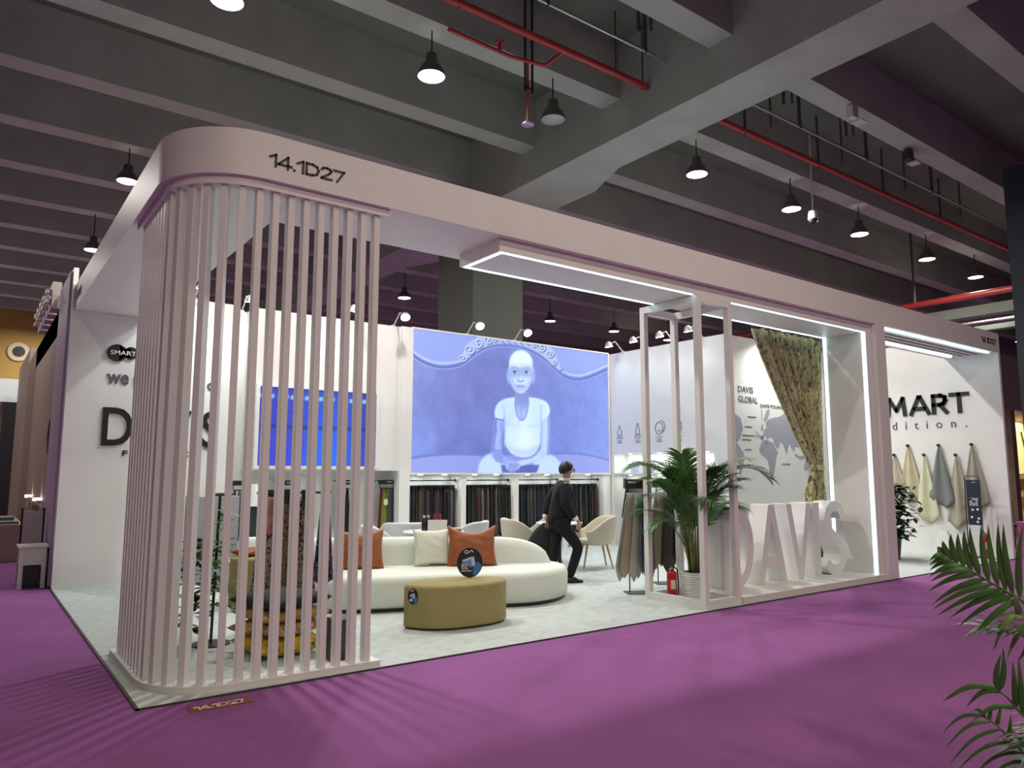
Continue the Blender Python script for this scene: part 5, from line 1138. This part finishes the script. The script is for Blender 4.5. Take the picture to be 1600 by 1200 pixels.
t = thing('aisle_chair', 'black chair beside the pink bin past the right booth end', 'chair', (15.9, .55, 0))
B(((15.7, .35, .44), (16.1, .75, .50)), ((15.7, .72, .5), (16.1, .77, .95))).build('seat', black, t)
for dx in (.02, .36):
    for dy in (.02, .36): MB().tube([(15.7+dx, .35+dy, 0), (15.7+dx, .35+dy, .45)], .015, 6).build('leg', black, t)
t = thing('waste_bin', 'pink bin on the purple carpet past the right booth end', 'bin', (15.5, .25, 0))
MB().lathe([(.15, 0), (.2, .55), (.21, .57), (.19, .57)], (15.5, .25, 0), 20).build('bin_body', mat('bin_pink', (.55, .18, .38), .5), t, smooth=40)
MB().lathe([(.185, .55), (.001, .56)], (15.5, .25, 0), 16).build('bin_liner', black, t)
# ================================================================ foreground palm at the right edge
fp = thing('foreground_palm', 'green palm leaves reaching into the view at the lower right', 'plant', (2.75, -4.5, 0))
MB().lathe([(.14, 0), (.19, .32), (.195, .34), (.17, .34)], (2.75, -4.5, 0), 28).build('pot', mat('pot_white', (.72, .73, .73), .4), fp, smooth=40)
MB().lathe([(.17, .31), (.001, .32)], (2.75, -4.5, 0), 20).build('soil', mat('soil', (.03, .02, .012), .95), fp)
def blade(mb, a, b, wd, arch, nrm, bend=(0, 0, 0)):
    """a pointed leaflet from a to b, folded along its middle"""
    a, b = Vector(a), Vector(b); d = b-a; s_ = d.cross(nrm).normalized(); vs = []; n = 7
    for i in range(n+1):
        f = i/n; p = a+d*f+nrm*(arch*math.sin(PI*f*.8))+Vector(bend)*math.sin(PI*f); wk = wd*min(1, f*5+.3)*(1-f**2.4) if i < n else .0006
        vs += [p-s_*wk/2, p+nrm*wk*.18, p+s_*wk/2]
    fs = []
    for i in range(n): fs += [(i*3, i*3+1, i*3+4, i*3+3), (i*3+1, i*3+2, i*3+5, i*3+4)]
    mb.add(vs, fs)
nv_ = Vector((-.93, -.367, .1)).normalized()
def leaf_of(rach, tips, m, wd, back):
    mb = MB(); R3 = [Vector(p) for p in rach]; mb.tube([Vector(back)]+R3, [.008]+[.006-.004*i/len(R3) for i in range(len(R3))], 6)
    def on(f): q = f*(len(R3)-1); i = min(int(q), len(R3)-2); return R3[i].lerp(R3[i+1], q-i)
    for i, (f, tip, bd) in enumerate(tips):
        off = nv_*(.02*math.sin(i*1.7)); blade(mb, on(f), Vector(tip)+off, wd, .012, nv_, bend=bd)
    return mb.build('frond', m, fp, smooth=180)
rA = [(2.385, -4.129, 1.005), (2.361, -4.07, 1.043), (2.329, -3.989, 1.098), (2.304, -3.925, 1.138), (2.289, -3.886, 1.16)]
upt = [(2.393, -4.15, 1.29), (2.37, -4.091, 1.302), (2.364, -4.075, 1.302), (2.351, -4.044, 1.297), (2.342, -4.022, 1.296), (2.327, -3.984, 1.284), (2.32, -3.965, 1.271), (2.312, -3.944, 1.256), (2.303, -3.921, 1.25), (2.291, -3.892, 1.221), (2.284, -3.873, 1.197)]
lot = [(2.281, -3.867, 1.161), (2.272, -3.843, 1.136), (2.271, -3.841, 1.116), (2.271, -3.84, 1.097), (2.27, -3.838, 1.071), (2.271, -3.84, 1.05), (2.266, -3.829, 1.009), (2.271, -3.841, .959), (2.271, -3.841, .939), (2.276, -3.854, .914), (2.293, -3.896, .909), (2.303, -3.922, .878), (2.321, -3.967, .847)]
tips = [(i/11*.95+.02, t_, (.004, .01, .01)) for i, t_ in enumerate(upt)]+[(1-.97*(i/12)**.9, t_, (0, 0, .018)) for i, t_ in enumerate(lot)]
leaf_of(rA, tips, leafg, .026, (2.75, -4.48, .42))
rB = [(2.40, -4.165, .53), (2.384, -4.127, .55), (2.374, -4.102, .571), (2.359, -4.065, .623), (2.344, -4.026, .659)]
leaf_of(rB, [(1, (2.276, -3.853, .574), (0, 0, .03)), (.97, (2.284, -3.873, .59), (0, 0, .03)), (.95, (2.355, -4.054, .791), (0, .01, 0)), (.92, (2.359, -4.06, .817), (0, -.01, 0)), (.6, (2.368, -4.087, .77), (0, 0, 0)), (.45, (2.375, -4.105, .789), (0, 0, 0)), (.3, (2.385, -4.13, .80), (0, 0, 0)), (.9, (2.31, -3.93, .565), (0, 0, .03)), (.6, (2.30, -3.95, .52), (0, 0, .03))], leafg, .024, (2.75, -4.48, .36))
rC = [(2.40, -4.16, .35), (2.38, -4.117, .392), (2.366, -4.081, .451), (2.343, -4.024, .515), (2.327, -3.984, .541)]
tc = [(2.273, -3.846, .449), (2.276, -3.853, .396), (2.279, -3.861, .329), (2.29, -3.885, .31), (2.31, -3.93, .30), (2.33, -3.98, .30)]
leaf_of(rC, [(1-.15*i, t_, (0, 0, .035)) for i, t_ in enumerate(tc)]+[(.9, (2.339, -4.013, .585), (0, 0, 0)), (.75, (2.35, -4.041, .592), (0, 0, 0)), (.95, (2.31, -3.95, .56), (0, 0, .02)), (.6, (2.36, -4.07, .57), (0, 0, 0)), (.45, (2.37, -4.1, .54), (0, 0, 0)), (.3, (2.39, -4.13, .52), (0, 0, 0))], leafg, .016, (2.75, -4.48, .34))
rD = [(2.50, -4.30, .78), (2.43, -4.22, .86), (2.40, -4.16, .92), (2.375, -4.10, .955)]
leaf_of(rD, [(1, (2.33, -3.99, .86), (0, 0, .03)), (.95, (2.345, -4.03, .80), (0, 0, .03)), (.8, (2.35, -4.045, .885), (0, 0, .02)), (.7, (2.36, -4.07, .77), (0, 0, .03)), (.5, (2.375, -4.10, .76), (0, 0, .02)), (.9, (2.375, -4.11, 1.03), (0, 0, 0)), (.4, (2.40, -4.16, .75), (0, 0, .02))], mat('pale_palm_leaf', (.14, .22, .06), .45, var=.3, scale=8), .026, (2.75, -4.48, .36))
for i, (az_, el) in enumerate(((2.2, 1.1), (.6, 1.2), (3.4, 1.25), (4.6, 1.2), (5.5, 1.1), (1.5, 1.35), (2.5, .75), (2.0, .6))):
    frond('frond', (2.75+.03*math.cos(az_), -4.5+.03*math.sin(az_), .33), az_, el, (.85, .9, .7, .7, .8, .95, .62, .5)[i], 1.3, .26, fp, leafg if i % 2 else leafd, seed=80+i, n=22, wide=.02)
# ---------------------------------------------------------------- tidy: drop unused swatch patterns
for i, p in enumerate(protos):
    if i not in used:
        for k in list(p.children): bpy.data.objects.remove(k)
        bpy.data.objects.remove(p)
